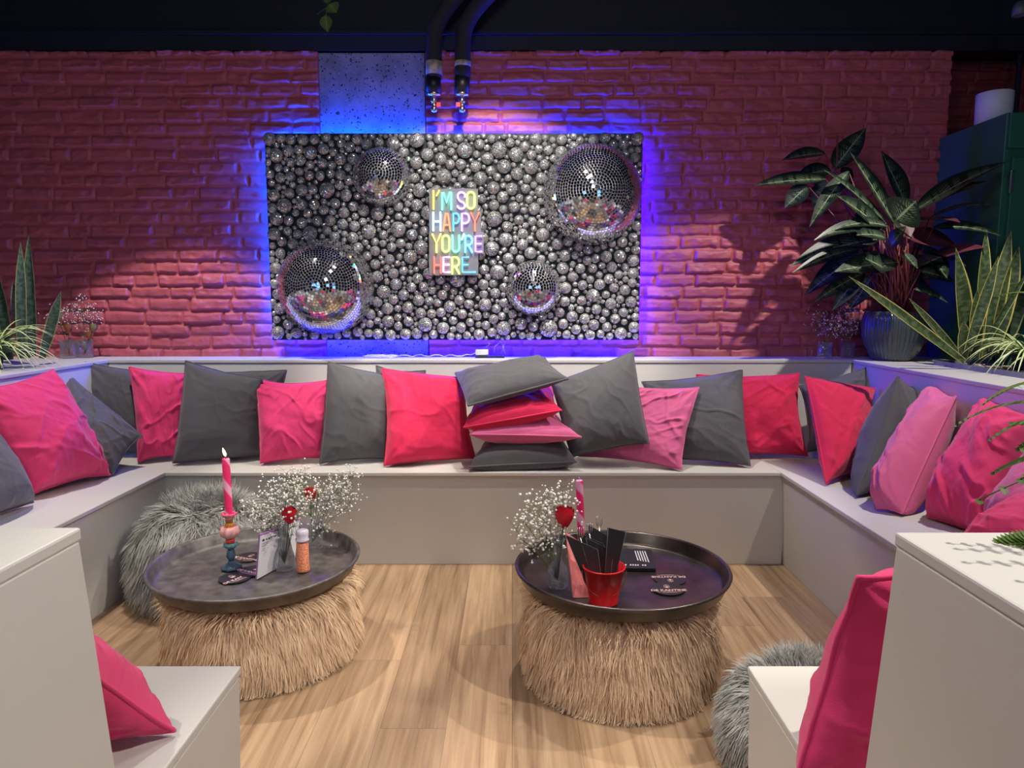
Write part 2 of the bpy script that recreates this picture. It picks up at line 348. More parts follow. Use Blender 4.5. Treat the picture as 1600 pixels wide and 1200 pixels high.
# ------------------------------------------------------------ benches
def bench(label, parts_seat, parts_back):
    """seat > lid, backrest > top_board"""
    pass
SZ, BZ, LID = .45, .92, .018
def bench_x(label, x0, x1, yf, yb, ybt, face, loc, bx=None):
    """bench whose seat edge runs along x; face=+1 looks to -y (camera), -1 looks away"""
    t = thing('bench', loc, label, 'bench', 'white built-in benches')
    s = face
    if bx: x0 -= .04; x1 += .04
    m = MB(); m.hexa([Vector(p) for p in ((x0, yf+s*.05, 0), (x0, yf+s*.012, SZ-LID), (x0, yb, 0), (x0, yb, SZ-LID), (x1, yf+s*.05, 0), (x1, yf+s*.012, SZ-LID), (x1, yb, 0), (x1, yb, SZ-LID))])
    m.build('seat_box', M_white, t, bevel=.002)
    if bx: x0 += .04; x1 -= .04
    m = MB(); m.box(x0, x1, min(yf, yb), max(yf, yb), SZ-LID, SZ); m.build('seat_lid', M_white, t, bevel=.0035)
    q = yb+s*.05; z = BZ-LID
    if bx: x0, x1 = bx
    m = MB(); m.hexa([Vector(p) for p in ((x0, yb, SZ), (x0, q+s*.006, z), (x0, ybt, SZ), (x0, ybt, z), (x1, yb, SZ), (x1, q+s*.006, z), (x1, ybt, SZ), (x1, ybt, z))])
    b = m.build('backrest', M_white, t, bevel=.002)
    m = MB(); m.box(x0, x1, min(q, ybt), max(q, ybt), z, BZ); m.build('top_board', M_white, b, bevel=.0035)
    return t
def bench_y(label, y0, y1, xf, xb, xbt, face, loc):
    t = thing('bench', loc, label, 'bench', 'white built-in benches')
    s = face   # +1: backrest towards -x (left bench)
    m = MB(); m.hexa([Vector(p) for p in ((xf-s*.045, y0, 0), (xf-s*.012, y0, SZ-LID), (xf-s*.045, y1, 0), (xf-s*.012, y1, SZ-LID), (xb, y0, 0), (xb, y0, SZ-LID), (xb, y1, 0), (xb, y1, SZ-LID))])
    m.build('seat_box', M_white, t, bevel=.002)
    m = MB(); m.box(min(xf, xb), max(xf, xb), y0, y1, SZ-LID, SZ); m.build('seat_lid', M_white, t, bevel=.0035)
    q = xb-s*.05; z = BZ-LID
    m = MB(); m.hexa([Vector(p) for p in ((xb, y0, SZ), (q-s*.006, y0, z), (xb, y1, SZ), (q-s*.006, y1, z), (xbt, y0, SZ), (xbt, y0, z), (xbt, y1, SZ), (xbt, y1, z))])
    b = m.build('backrest', M_white, t, bevel=.002)
    m = MB(); m.box(min(q, xbt), max(q, xbt), y0, y1, z, BZ); m.build('top_board', M_white, b, bevel=.0035)
    return t
XL, XR = -1.57, 1.215
bench_x('long white bench along the pink brick wall under the mirror ball art', XL+.001, XR-.001, 3.14, 3.58, 3.85, 1, (-.2, 3.5, 0), bx=(-2.07, 1.745))
bench_y('white side bench behind the grey pouf, left arm of the seating corner', 1.45, 3.85, XL, -2.02, -2.85, 1, (-2, 2.6, 0))
bench_y('white side bench under the large dark leaved plant, right arm of the seating corner', 1.45, 3.85, XR, 1.695, 2.24, -1, (1.6, 2.6, 0))
bench_x('white bench end in the front left, seat with a single hot pink cushion', -2.85, -.575, 1.43, .97, .40, -1, (-1.5, .9, 0))
bench_x('white bench end in the front right, fern shadows on its top board', .50, 2.24, 1.43, .95, .40, -1, (1.4, .9, 0))

# ------------------------------------------------------------ mirror ball wall art
def tile_mat(name, rough, bc):
    m = mat(name, bc, rough, metal=1); return m
M_tile = tile_mat('mirror_tile', .05, (.9, .9, .92))
M_tile_s = mat('small_mirror_tile', (.95, .94, .93), .15, metal=1)
M_grout = mat('ball_grout', (.46, .46, .46), .45, metal=.2)
def ball_mesh(name, r, rows, half=True, jit=.02, seed=0, tmat=None, gap=.10):
    """mirror tiles in rings around a pole that points to -y, over a grout core"""
    rr = np.random.RandomState(seed); V = []; Fs = []; mi = []
    tot = rows if half else 2*rows
    def pt(a, b, q): return (q*math.sin(a)*math.cos(b), -q*math.cos(a), q*math.sin(a)*math.sin(b))
    da = (PI/2)/rows
    for i in range(int(tot)):
        a0 = i*da; a1 = a0+da
        n = max(5, int(2*PI*math.sin((a0+a1)/2)/da)); ph = rr.rand()*6
        g = da*gap/2
        for k in range(n):
            b0 = ph+2*PI*k/n; b1 = ph+2*PI*(k+1)/n; gb = (b1-b0)*gap/2
            P = np.array([pt(a0+g, b0+gb, 1), pt(a1-g, b0+gb, 1), pt(a1-g, b1-gb, 1), pt(a0+g, b1-gb, 1)])*r
            c = P.mean(0); nrm = c/np.linalg.norm(c); P = c+(P-c)
            # flatten to a plane and tilt it slightly
            P = P-np.outer((P-c)@nrm, nrm); tl = np.cross(nrm, rr.randn(3))*jit
            P = P+np.outer((P-c)@tl, nrm)+nrm*r*.004*rr.rand()+nrm*r*.008
            bse = len(V); V += [tuple(p) for p in P]; Fs.append((bse, bse+1, bse+2, bse+3)); mi.append(0)
    nc, mc = (40, 20) if r > .1 else (12, 5)
    if not half: mc *= 2
    b = len(V)
    for i in range(nc):
        for j in range(mc+1):
            V.append(pt(PI*(.5 if half else 1)*j/mc, 2*PI*i/nc, r*.992))
    for i in range(nc):
        for j in range(mc):
            Fs.append((b+i*(mc+1)+j, b+i*(mc+1)+j+1, b+((i+1) % nc)*(mc+1)+j+1, b+((i+1) % nc)*(mc+1)+j)); mi.append(1)
    return np.array(V), np.array(Fs), np.array(mi)
def ball_me(name, V, Fs, mi, tm):
    me = np_mesh(name, V, Fs); me.materials.append(tm); me.materials.append(M_grout); me.polygons.foreach_set('material_index', mi.astype(np.int32)); return me
BY = 3.745                                   # front face of the panel
BX0, BX1, BZ0, BZ1 = -1.262, .668, 1.015, 2.068
art = thing('mirror_ball_panel', ((BX0+BX1)/2, BY, BZ0), 'wide black wall panel covered in silver mirror balls with blue light behind', 'wall art')
MB().box(BX0, BX1, BY, BY+.02, BZ0, BZ1).build('backing_board', M_black, art, bevel=.001)
MB().box(BX0+.09, BX1-.09, BY+.02, WY-.002, BZ0+.09, BZ1-.09).build('mounting_frame', M_black, art)
for x0, x1, z0, z1, c in ((BX0+.012, BX0+.022, BZ0+.03, BZ1-.03, (.0, .07, 1)), (BX1-.022, BX1-.012, BZ0+.03, BZ1-.03, (.012, .0, 1)),
                          (BX0+.04, -.45, BZ1-.022, BZ1-.012, (.0, .05, 1)), (-.45, BX1-.04, BZ1-.022, BZ1-.012, (.0, .02, 1)), (BX0+.04, BX1-.04, BZ0+.012, BZ0+.022, (.01, .01, 1))):
    o = MB().box(x0, x1, WY-.060, WY-.050, z0, z1).build('led_strip', emis('blue_led', c, 250), art); o['label'] = 'glowing blue light strip behind the panel'
BIG = [(511.5, 448.5, .262, 27), (597.5, 277.5, .158, 16), (924.5, 305, .268, 27), (834, 450.5, .154, 15)]
bigw = []
for k, (px, py, r, rows) in enumerate(BIG):
    c = at(px, py, 'y', BY-.01); r = r*.945; bigw.append((c.x, c.z, r))
    V, Fs, mi = ball_mesh('b', r, rows, True, .022, k, gap=.17)
    o = link_mesh('large_mirror_ball', ball_me('large_mirror_ball', V, Fs, mi, M_tile), None, art, c-absloc(art))
    o['label'] = 'large mirror ball of square glass tiles'
# neon backing silhouette area, kept free of balls
NZ = 6.667
def npt(x, y, Y=3.665): return at(640+x/NZ, 270+y/NZ, 'y', Y)
NROWS = [(205, 165, 712, 395), (205, 395, 745, 611), (205, 611, 772, 842), (205, 842, 715, 1068)]
nb = [(npt(a, d, BY), npt(c, b, BY)) for a, b, c, d in NROWS]
rr = np.random.RandomState(12)
small = [(BX0+.028, BZ1-.03, .034), (BX1-.028, BZ1-.03, .034), (BX0+.035, BZ0+.038, .035)]
def clear(x, z, r, lst):
    for bx, bz, br in bigw:
        if (x-bx)**2+(z-bz)**2 < (br+r*.35)**2: return False
    for p, q in nb:
        if p.x+.02 < x < q.x-.02 and p.z+.02 < z < q.z-.02: return False
    return True
cell = .075; grid = {}
def put(p): grid.setdefault((int(p[0]//cell), int(p[1]//cell)), []).append(p)
for p in small: put(p)
for rad, tries, cap in ((.0375, 700, 40), (.0285, 6000, 200), (.0235, 12000, 330), (.0185, 50000, 600), (.0135, 90000, 900), (.0105, 50000, 300)):
    n = 0
    for _ in range(tries):
        r = rad*(1+.08*rr.randn()); x = rr.uniform(BX0+r*.9, BX1-r*.9); z = rr.uniform(BZ0+r*.9, BZ1-r*.9)
        if not clear(x, z, r, small): continue
        gx, gz = int(x//cell), int(z//cell); ok = True
        for i in (-1, 0, 1):
            for j in (-1, 0, 1):
                for a, b, c in grid.get((gx+i, gz+j), ()):
                    if (x-a)**2+(z-b)**2 < (.95*(r+c))**2: ok = False; break
                if not ok: break
            if not ok: break
        if ok:
            p = (x, z, r); small.append(p); put(p); n += 1
            if n >= cap: break
small.sort(key=lambda p: -p[2])
protos = [ball_mesh('s', 1, 8, True, .24, 40+k, gap=.30) for k in range(6)]
pm = [ball_me('small_mirror_ball', *p, M_tile_s) for p in protos]
def srot(): return rr.uniform(-.35, .35), rr.uniform(0, 6.28), rr.uniform(-.35, .35)
from mathutils import Euler
AV = []; AF = []; AM = []; nv = 0
for k, (x, z, r) in enumerate(small):
    e = srot(); d = r*rr.uniform(.05, .5)
    if k < 96:
        o = bpy.data.objects.new('small_mirror_ball', pm[k % 6]); COL.objects.link(o); o.parent = art
        o.location = Vector((x, BY-d, z))-absloc(art); o.rotation_euler = Euler((e[0], e[1], e[2])); o.scale = (r, r, r)
    else:
        V, Fs, mi = protos[k % 6]; R = np.array(Euler(e).to_matrix())
        AV.append((V*r)@R.T+np.array((x, BY-d, z))); AF.append(Fs+nv); AM.append(mi); nv += len(V)
me = ball_me('mirror_ball_covering', np.vstack(AV)-np.array(absloc(art)), np.vstack(AF), np.concatenate(AM), M_tile_s)
o = bpy.data.objects.new('mirror_ball_covering', me); COL.objects.link(o); o.parent = art; o['kind'] = 'stuff'
print('small balls', len(small))

# ------------------------------------------------------------ neon sign
neon = thing('neon_sign', npt(450, 1060), "neon sign in rainbow letters reading I'M SO HAPPY YOU'RE HERE", 'neon sign')
M_milk = mat('milky_acrylic', (.22, .22, .24), .3)
m = MB()
for a, b, c, d in NROWS:
    p, q = npt(a, d, 3.682), npt(c, b, 3.682); m.box(p.x, q.x, 3.680, 3.686, p.z, q.z)
m.build('acrylic_backing', M_milk, neon)
m = MB()
for x, y in ((235, 200), (680, 200), (235, 1030), (680, 1030)):
    p = npt(x, y, 3.69); m.tube([(p.x, 3.684, p.z), (p.x, BY+.004, p.z)], .006, 8)
m.build('standoff', M_steel, neon)
def arc(cx, cy, rx, ry, a0, a1, n=14): return [(cx+rx*math.cos(math.radians(a0+(a1-a0)*i/n)), cy+ry*math.sin(math.radians(a0+(a1-a0)*i/n))) for i in range(n+1)]
def oval(x0, y0, x1, y1):
    r = (x1-x0)/2; return arc((x0+x1)/2, y0+r, r, r, 180, 360)+arc((x0+x1)/2, y1-r, r, r, 0, 180)+[(x0, y0+r)]
def Pl(x0, y0, x1, y1):
    ym = (y0+y1)/2+12; return [[(x0, y1), (x0, y0), ((x0+x1)/2, y0)]+arc((x0+x1)/2, (y0+ym)/2, (x1-x0)/2, (ym-y0)/2, -90, 90)+[(x0, ym)]]
def El(x0, y0, x1, y1): return [[(x1, y0), (x0, y0), (x0, y1), (x1, y1)], [(x0, (y0+y1)/2), (x1-6, (y0+y1)/2)]]
def Hl(x0, y0, x1, y1): return [[(x0, y0), (x0, y1)], [(x1, y0), (x1, y1)], [(x0, (y0+y1)/2), (x1, (y0+y1)/2)]]
def Yl(x0, y0, x1, y1): return [[(x0, y0), ((x0+x1)/2, (y0+y1)/2+6), (x1, y0)], [((x0+x1)/2, (y0+y1)/2+6), ((x0+x1)/2, y1)]]
def Rl(x0, y0, x1, y1): return Pl(x0, y0, x1, y1)+[[((x0+x1)/2, (y0+y1)/2+14), (x1, y1)]]
def Al(x0, y0, x1, y1): return [[(x0, y1), ((x0+x1)/2-10, y0), ((x0+x1)/2+10, y0), (x1, y1)], [(x0+16, y1-62), (x1-16, y1-62)]]
Sl = [(575, 250)]+arc(540, 238, 38, 36, -20, -180)+[(503, 262), (520, 290), (560, 310), (577, 335)]+arc(538, 338, 40, 36, 0, 165)
LET = [([[(248, 188), (248, 378)]], (1, .80, .10)), ([[(308, 186), (282, 236)]], (1, .62, .12)),
       ([[(338, 382), (340, 205), (352, 205), (385, 312), (420, 200), (430, 200), (434, 382)]], (.10, 1, .66)),
       ([Sl], (.62, .30, 1)), ([oval(600, 200, 676, 372)], (.72, .95, .08)),
       (Hl(246, 412, 322, 602), (.40, .62, 1)), (Al(350, 418, 424, 604), (1, .28, .06)), (Pl(455, 422, 515, 602), (.05, .60, 1)), (Pl(545, 422, 620, 602), (.62, .30, 1)), (Yl(640, 415, 722, 604), (1, .20, .08)),
       (Yl(238, 640, 322, 826), (1, .68, .08)), ([oval(342, 652, 412, 822)], (.65, .95, .08)), ([[(446, 652), (446, 785)]+arc(481, 785, 35, 36, 180, 0)+[(516, 652)]], (.05, .92, .62)), ([[(566, 640), (545, 692)]], (.3, .9, .9)),
       (Rl(580, 655, 650, 826), (.12, .66, 1)), (El(686, 658, 750, 820), (.50, .18, 1)),
       (Hl(256, 878, 325, 1044), (1, .16, .10)), (El(352, 878, 416, 1034), (.88, .35, .85)), (Rl(443, 878, 515, 1048), (.72, .90, .12)), (El(550, 878, 612, 1034), (.03, .50, 1))]
for k, (strokes, c) in enumerate(LET):
    if k == 19: strokes = [[(612, 878), (550, 878), (550, 1034), (684, 1034)], strokes[1]]
    m = MB()
    for st in strokes:
        P = [npt(x, y, 3.668) for x, y in st]
        # densify so that bends stay round
        m.tube(P, .0046, 8)
        for e in (P[0], P[-1]): m.sphere(e, .0046, 8, 6)
    g = tuple(.28+.72*v for v in c)
    core = tuple(max(v, .12) for v in c)
    o = m.build('neon_letter', emis('neon_gas', core, (2.0 if k in (0, 1, 6, 7, 9, 16, 19) else 4.2)), neon)
    o['label'] = 'glowing neon tube letter'
# ------------------------------------------------------------ pipes, cables, things on the back board
def pipe(xs, label, side):
    t = thing('pipe', (xs, 3.76, 2.3), label, 'pipe', 'black heating pipes above the art')
    zt = at(xs, 100, 'y', 3.76)
    X = at({0: 678, 1: 723}[side], 100, 'y', 3.76).x
    q = lambda px, py: at(px, py, 'y', 3.72)
    if side == 0: pts = [q(678, 122), q(678, 60), q(682, 38), q(695, 15), q(725, -20), q(760, -60)]
    else: pts = [q(723, 122), q(723, 62), q(727, 40), q(741, 15), q(775, -20), q(810, -60)]
    # smooth
    P = []
    for i in range(len(pts)-1):
        for k in range(5): P.append(pts[i].lerp(pts[i+1], k/5))
    P.append(pts[-1])
    for _ in range(4): P = [P[0]]+[(P[i-1]+P[i]*2+P[i+1])/4 for i in range(1, len(P)-1)]+[P[-1]]
    MB().tube(P, .040, 20).build('insulation', mat('pipe_foam', (.022, .020, .03), .8, bump=.5, bscale=60), t)
    a, b = q((678, 723)[side], 122), q((678, 723)[side], (97, 97)[side])
    m = MB().tube([b+Vector((0, -.001, 0)), q((678, 723)[side], (118, 105)[side])+Vector((0, -.001, 0))], .0415, 20); m.build('flaking_paint', mat('flaking_cream_paint', (.42, .36, .29), .8, bump=1, bscale=60, cvar=.5, cscale=40), t)
    a = q((677, 722)[side], 146); c = q((677, 722)[side], 120)
    MB().tube([c, a], .0385, 20).build('sleeve', M_black, t)
    a0 = q((678, 722)[side], 145); a1 = q((678, 722)[side], 150)
    MB().tube([a0, a1], .034, 16).build('flange', M_steel, t)
    m = MB(); z = a1
    m.lathe([(0, 0), (.011, 0), (.011, -.012), (.016, -.014), (.016, -.03), (.011, -.033), (.011, -.052), (.016, -.055), (.015, -.075), (.009, -.078), (0, -.08)], z, 12); m.build('valve', M_steel, t)
    sx = 1 if side == 0 else -1
    m = MB(); m.tube([z+Vector((0, 0, -.045)), z+Vector((sx*.03, -.004, -.045))], .006, 8); m.box(z.x+sx*.022-.008, z.x+sx*.022+.012, z.y-.014, z.y+.008, z.z-.056, z.z-.034)
    o = m.build('valve_knob', mat('red_knob', (.6, .02, .03), .4), t); o['label'] = 'small red valve knob'
pipe(-.4, 'black insulated pipe with long patch of flaking paint, nearest the concrete column', 0)
pipe(-.25, 'black insulated pipe ending above the middle of the art, farther from the concrete column', 1)
# adaptor, strip, wires
ad = at(753, 551, 'y', 3.76)
t = thing('power_adapter', (ad.x, 3.76, BZ), 'small white power adapter lying on the black extension block', 'power adapter')
MB().box(ad.x-.034, ad.x+.034, 3.745, 3.785, BZ+.014, BZ+.044).build('adapter_case', M_cable, t, bevel=.003)
pts = [Vector((ad.x-.034, 3.76, BZ+.026))]
for i in range(1, 22): pts.append(Vector((ad.x-.034-i*.024, 3.75+.02*math.sin(i*1.1), BZ+.005+.012*abs(math.sin(i*.9))*(1 if i < 20 else .3))))
MB().tube(pts, .0022, 6).build('power_cord', M_cable, t)
m = MB()
for k, (x0, y0, x1, y1) in enumerate([(756, 545, 762, 531), (772, 553, 786, 530), (783, 553, 780, 531), (790, 553, 793, 530)]):
    a = at(x0, y0, 'y', 3.77); b = at(x1, y1, 'y', 3.76); c = a.lerp(b, .5)+Vector((.02*(-1)**k, -.02, 0)); m.tube([a, a.lerp(c, .6), c, c.lerp(b, .6), b], .0012, 5)
m.build('thin_wire', M_cable, t)
MB().box(ad.x-.035, ad.x+.12, 3.735, 3.79, BZ, BZ+.012).build('extension_block', M_black, base=(ad.x, 3.76, BZ), bevel=.002)
tag(bpy.data.objects['extension_block'], 'flat black extension block under the white power adapter', 'extension block')
m = MB()
for i in range(7):
    a = 2*PI*i/7; m.tube([Vector((-1.0+.045*math.sin(a*2+k*.05)*1, 3.74+.012*math.cos(a*3), BZ+.004+.002*k)) + Vector((.05*math.cos(k*.9+i), 0, 0)) for k in range(8)], .0018, 5)
o = m.build('loose_cable', M_cable, base=(-1.0, 3.74, BZ)); o.location.x = at(595, 553, 'y', 3.74).x
tag(o, 'tangled end of white cable on the back board left of the adapter', 'cable')
# gas pipe and small ceiling spot in the top right corner
x = at(1596, 60, 'y', 3.9).x
tag(MB().tube([(x, 3.9, .5), (x, 3.9, 3.29)], .014, 10).build('wall_pipe', M_dark, base=(x, 3.9, .5)), 'thin dark vertical pipe in the recess beside the green cabinet', 'pipe')
p = at(1593, 14, 'y', 3.5)
t = thing('spotlight', p, 'small black ceiling spotlight in the top right corner', 'spotlight')
MB().tube([p, p+Vector((0, 0, 3.3-p.z))], .006, 8).build('lamp_stem', M_black, t)
MB().lathe([(0, .03), (.02, .03), (.03, .0), (.03, -.03), (.024, -.03), (0, -.012)], p, 16).build('lamp_head', mat('lamp_grey', (.12, .12, .12), .4), t)

# ------------------------------------------------------------ cushions
def cp(s):
    if isinstance(s, Vector): return s
    if len(s) == 4 and s[0] == 'w': return Vector(s[1:])
    if len(s) == 2: return at(s[0], s[1], 'z', .462)
    return at(s[0], s[1], s[2], s[3])
def cushion(corners, thick, mt, label, group, seed, back=.7, wr=1.0, inset=.07, sag=.2, res=72, seam_mat=None, fl=1, lo=None, hang=0, face=None):
    TL, TR, BR, BL = [cp(c) for c in corners]
    u = np.linspace(-1, 1, res); U, Vv = np.meshgrid(u, u, indexing='ij')
    rs = np.random.RandomState(seed)
    ins = inset*(1+.4*rs.randn(4))
    Ui = U*(1-np.where(U > 0, ins[0], ins[1])*(1-Vv**2)); Vi = Vv*(1-np.where(Vv > 0, ins[2], ins[3])*(1-U**2))
    # ragged edge
    Ui = Ui+.018*fbm(Vv*3, U*0+seed, seed, 3)*np.abs(U)**6*2; Vi = Vi+.018*fbm(U*3, Vv*0+seed, seed+3, 3)*np.abs(Vv)**6*2
    a = (Ui+1)/2; b = (Vi+1)/2
    tl, tr, br, bl = [np.array(c) for c in (TL, TR, BR, BL)]
    P = (bl*(1-a[..., None])+br*a[..., None])*(1-b[..., None])+(tl*(1-a[..., None])+tr*a[..., None])*b[..., None]
    n = np.cross(tr-bl, tl-br); n /= np.linalg.norm(n)
    fc = np.array(face if face is not None else Vector((0, 0, CAM_H))-(TL+TR+BR+BL)/4)
    if n@fc < 0: n = -n
    full = ((1-np.abs(U)**2.6)*(1-np.abs(Vv)**2.6)).clip(0, 1)**.5
    T = 1.25*thick*full*(1-sag*Vv)
    # wrinkles: folds running from the corners plus soft creases
    r1 = 1-np.abs(fbm(U*1.7+Vv*.6, Vv*3.3-U*.4, seed+11, 2))*4
    r2 = 1-np.abs(fbm(U*3.9-Vv*1.2, Vv*2.0+U*.5, seed+23, 2))*4
    k = np.zeros_like(U)
    for cu, cv in ((1, 1), (-1, 1), (1, -1), (-1, -1)):
        d = np.hypot(U-cu, Vv-cv); an = np.arctan2(Vv-cv, U-cu); k += np.exp(-(d/.8)**2)*np.sin(an*(8+3*rs.rand())+rs.rand()*6+3*fbm(U*2, Vv*2, seed+31, 1))
    e = np.minimum(1-np.abs(U), 1-np.abs(Vv)).clip(0, 1); edge = np.exp(-(e/.22)**2)*np.sin((np.where(np.abs(U) > np.abs(Vv), Vv, U))*(16+6*rs.rand())+4*fbm(U*2, Vv*2, seed+41, 2))
    th = rs.rand()*3.14; ua = U*math.cos(th)+Vv*math.sin(th); va = Vv*math.cos(th)-U*math.sin(th)
    wx = fbm(U*1.6, Vv*1.6, seed+81, 2)*1.3
    s1 = (1-np.abs(fbm(ua*.9+wx, va*3.2+wx*1.5, seed+11, 1))*9).clip(0, 1)**2; s2 = (1-np.abs(fbm(va*1.0-wx, ua*2.6+wx, seed+23, 1))*10).clip(0, 1)**2
    s3 = (1-np.abs(fbm(ua*1.6+wx*2, va*5.5-wx, seed+33, 1))*9).clip(0, 1)**2*vnoise(U*2.3, Vv*2.3, seed+97)
    wrk = wr*(.0062*s1*vnoise(U*1.5, Vv*1.5, seed+91)*1.6+.0045*s2*vnoise(U*1.7, Vv*1.7, seed+95)*1.6+.0026*k+.0009*edge+.024*fbm(U*1.1, Vv*1.1, seed+51, 2)+.0045*fbm(U*7, Vv*7, seed+55, 3)+.003*s3)*np.minimum(1, full*2.2)
    lump = 1+.5*fbm(U*1.1, Vv*1.1, seed+61, 1)
    A = P+n*(T*lump+wrk)[..., None]; B = P-n*(T*back*lump+wrk*.5)[..., None]
    bend = .03*fbm(U*.9, Vv*.9, seed+71, 1)*(1+Vv)
    A += n*bend[..., None]; B += n*bend[..., None]
    if lo is None: lo = SZ+.003
    A[..., 2] = np.maximum(A[..., 2], lo); B[..., 2] = np.maximum(B[..., 2], lo)
    V = np.concatenate([A.reshape(-1, 3), B.reshape(-1, 3)]); idx = np.arange(res*res).reshape(res, res)
    f1 = np.stack([idx[:-1, :-1], idx[1:, :-1], idx[1:, 1:], idx[:-1, 1:]], -1).reshape(-1, 4)
    if np.cross(V[f1[0, 1]]-V[f1[0, 0]], V[f1[0, 3]]-V[f1[0, 0]])@n < 0: f1 = f1[:, ::-1]
    f2 = f1[:, ::-1]+res*res
    c = (TL+TR+BR+BL)/4; base = Vector((c.x, c.y, V[:, 2].min()))
    me = np_mesh('cushion', V-np.array(base), np.concatenate([f1, f2]), True)
    o = link_mesh('cushion', me, mt, None, base); tag(o, label, 'cushion', group)
    # seam along the rim
    rim = [A[i, 0] for i in range(res)]+[A[-1, j] for j in range(1, res)]+[A[i, -1] for i in range(res-2, -1, -1)]+[A[0, j] for j in range(res-2, 0, -1)]
    m = MB(); m.tube([Vector(p) for p in rim], .0042*fl, 6, closed=True); m.build('seam', seam_mat or mt, o)
    return o
G, P_, R_, C_ = M_grey_fab, M_pink_fab, M_rose_fab, M_red_fab
gb = 'cushions leaning along the back bench'; gl = 'cushions on the left bench'; gr = 'cushions on the right bench'; gs = 'cushions piled in a stack'
y = 'y'
cushion([(134, 566, y, 3.5), (292, 588, y, 3.52), (290, 690, y, 3.45), (150, 690, y, 3.45)], .05, G, 'charcoal cushion in the left corner, behind the first narrow pink one', gb, 1, wr=1)
cushion([(330, 582, y, 3.53), (449, 579, y, 3.53), (428, 705, y, 3.45), (322, 705, y, 3.45)], .04, G, 'charcoal cushion mostly hidden, its corner showing above the second pink one', gb, 2)
cushion([(588, 572, y, 3.54), (665, 579, y, 3.54), (660, 705, y, 3.47), (590, 705, y, 3.47)], .035, G, 'charcoal cushion hidden behind the large crimson one, only its top edge visible', gb, 3)
cushion([(202, 574, y, 3.42), (300, 584, y, 3.46), (284, 716, y, 3.40), (216, 722)], .042, P_, 'narrow creased hot pink cushion, first along the back bench beside the left corner', gb, 4, wr=1.8)
cushion([(396, 591, y, 3.42), (522, 592, y, 3.44), (522, 716), (407, 724)], .06, P_, 'hot pink cushion between two charcoal ones, behind the lit candle', gb, 5, wr=1.3)
cushion([(289, 564, y, 3.42), (410, 592, y, 3.40), (415, 712), (270, 724)], .065, G, 'large charcoal cushion directly behind the lit pink candle', gb, 6, wr=.6, inset=.04)
cushion([(513, 565, y, 3.44), (612, 586, y, 3.42), (612, 716), (500, 724)], .06, G, 'charcoal cushion between the hot pink and the large crimson cushion', gb, 7, wr=.7, inset=.04)
cushion([(597, 576, y, 3.42), (724, 590, y, 3.44), (742, 715), (600, 727)], .07, C_, 'large crimson cushion left of the cushion stack', gb, 8, wr=1.1)
# stack
cushion([(756, 700, y, 3.50), (885, 697, y, 3.50), (900, 722, y, 3.16), (732, 730, y, 3.14)], .085, G, 'charcoal cushion lying at the bottom of the stack', gs, 9, back=.5, face=(0, 0, 1), wr=1, inset=.05)
cushion([(752, 660, y, 3.5), (872, 650, y, 3.5), (908, 683, y, 3.14), (734, 679, y, 3.14)], .052, R_, 'pale rose cushion lying second from the bottom of the stack', gs, 10, back=.9, face=(0, 0, 1), lo=.52)
cushion([(748, 628, y, 3.5), (868, 606, y, 3.5), (877, 641, y, 3.16), (724, 668, y, 3.14)], .06, C_, 'crimson cushion lying in the stack right under the top one', gs, 11, back=.9, face=(0, 0, 1), lo=.55, wr=1.6)
cushion([(712, 586, y, 3.45), (850, 556, y, 3.46), (887, 592, y, 3.16), (731, 634, y, 3.12)], .055, G, 'charcoal cushion lying tilted on top of the stack', gs, 12, back=.7, face=(0, 0, 1), lo=.6, wr=.7, inset=.05, fl=1.2)
# right half of the back bench
cushion([(1088, 586, y, 3.53), (1250, 583, y, 3.5), (1262, 712, y, 3.42), (1110, 712, y, 3.45)], .055, C_, 'crimson cushion half in plant shadow near the right corner', gb, 14, wr=1.6)
cushion([(1003, 597, y, 3.46), (1160, 578, y, 3.44), (1172, 728), (1045, 718)], .055, G, 'charcoal cushion between the pale rose and the shaded crimson one', gb, 15, wr=1.2)
cushion([(985, 604, y, 3.36), (1092, 605, y, 3.34), (1064, 733), (903, 712)], .05, R_, 'pale rose cushion slumped behind the big tilted charcoal one', gb, 16, wr=1.9)
cushion([(862, 600, y, 3.36), (989, 547, y, 3.42), (1014, 692, y, 3.20), (893, 714, y, 3.22)], .06, G, 'big charcoal cushion tilted on its corner right of the stack', gb, 17, wr=.7, inset=.03)
# right bench
cushion([(1250, 603, y, 3.45), (1354, 574, y, 3.5), (1345, 700, y, 3.4), (1262, 706, y, 3.38)], .06, G, 'charcoal cushion tucked in the right corner behind the first crimson one', gr, 18)
cushion([(1259, 588, y, 3.22), (1370, 606, y, 3.34), (1332, 742, y, 3.12), (1291, 756)], .06, C_, 'crimson cushion at the far end of the right bench', gr, 19, wr=1.5)
cushion([(1438, 606, y, 3.26), (1406, 588, y, 2.92), (1338, 775), (1378, 756, y, 3.0)], .075, G, 'charcoal cushion seen edge on at the right bench', gr, 20, wr=1.2, face=(-1, -.6, 0), back=.8)
cushion([(1470, 598, y, 3.0), (1492, 618, y, 2.68), (1410, 803), (1368, 795)], .085, R_, 'lilac pink cushion seen from its side seam on the right bench', gr, 21, wr=1.6, face=(-1, -.3, 0), back=.8)
cushion([(1540, 618, y, 2.62), (1612, 652, y, 2.34), (1560, 850, y, 2.2), (1448, 806, y, 2.45)], .085, P_, 'large hot pink cushion slumped on the right bench beside the lilac pink one', gr, 22, wr=2.4, inset=.04)
cushion([(1625, 690, y, 2.20), (1740, 700, y, 1.95), (1640, 870, y, 1.92), (1536, 815, y, 2.14)], .07, R_, 'lilac pink cushion cut off by the right picture edge', gr, 23, wr=1)
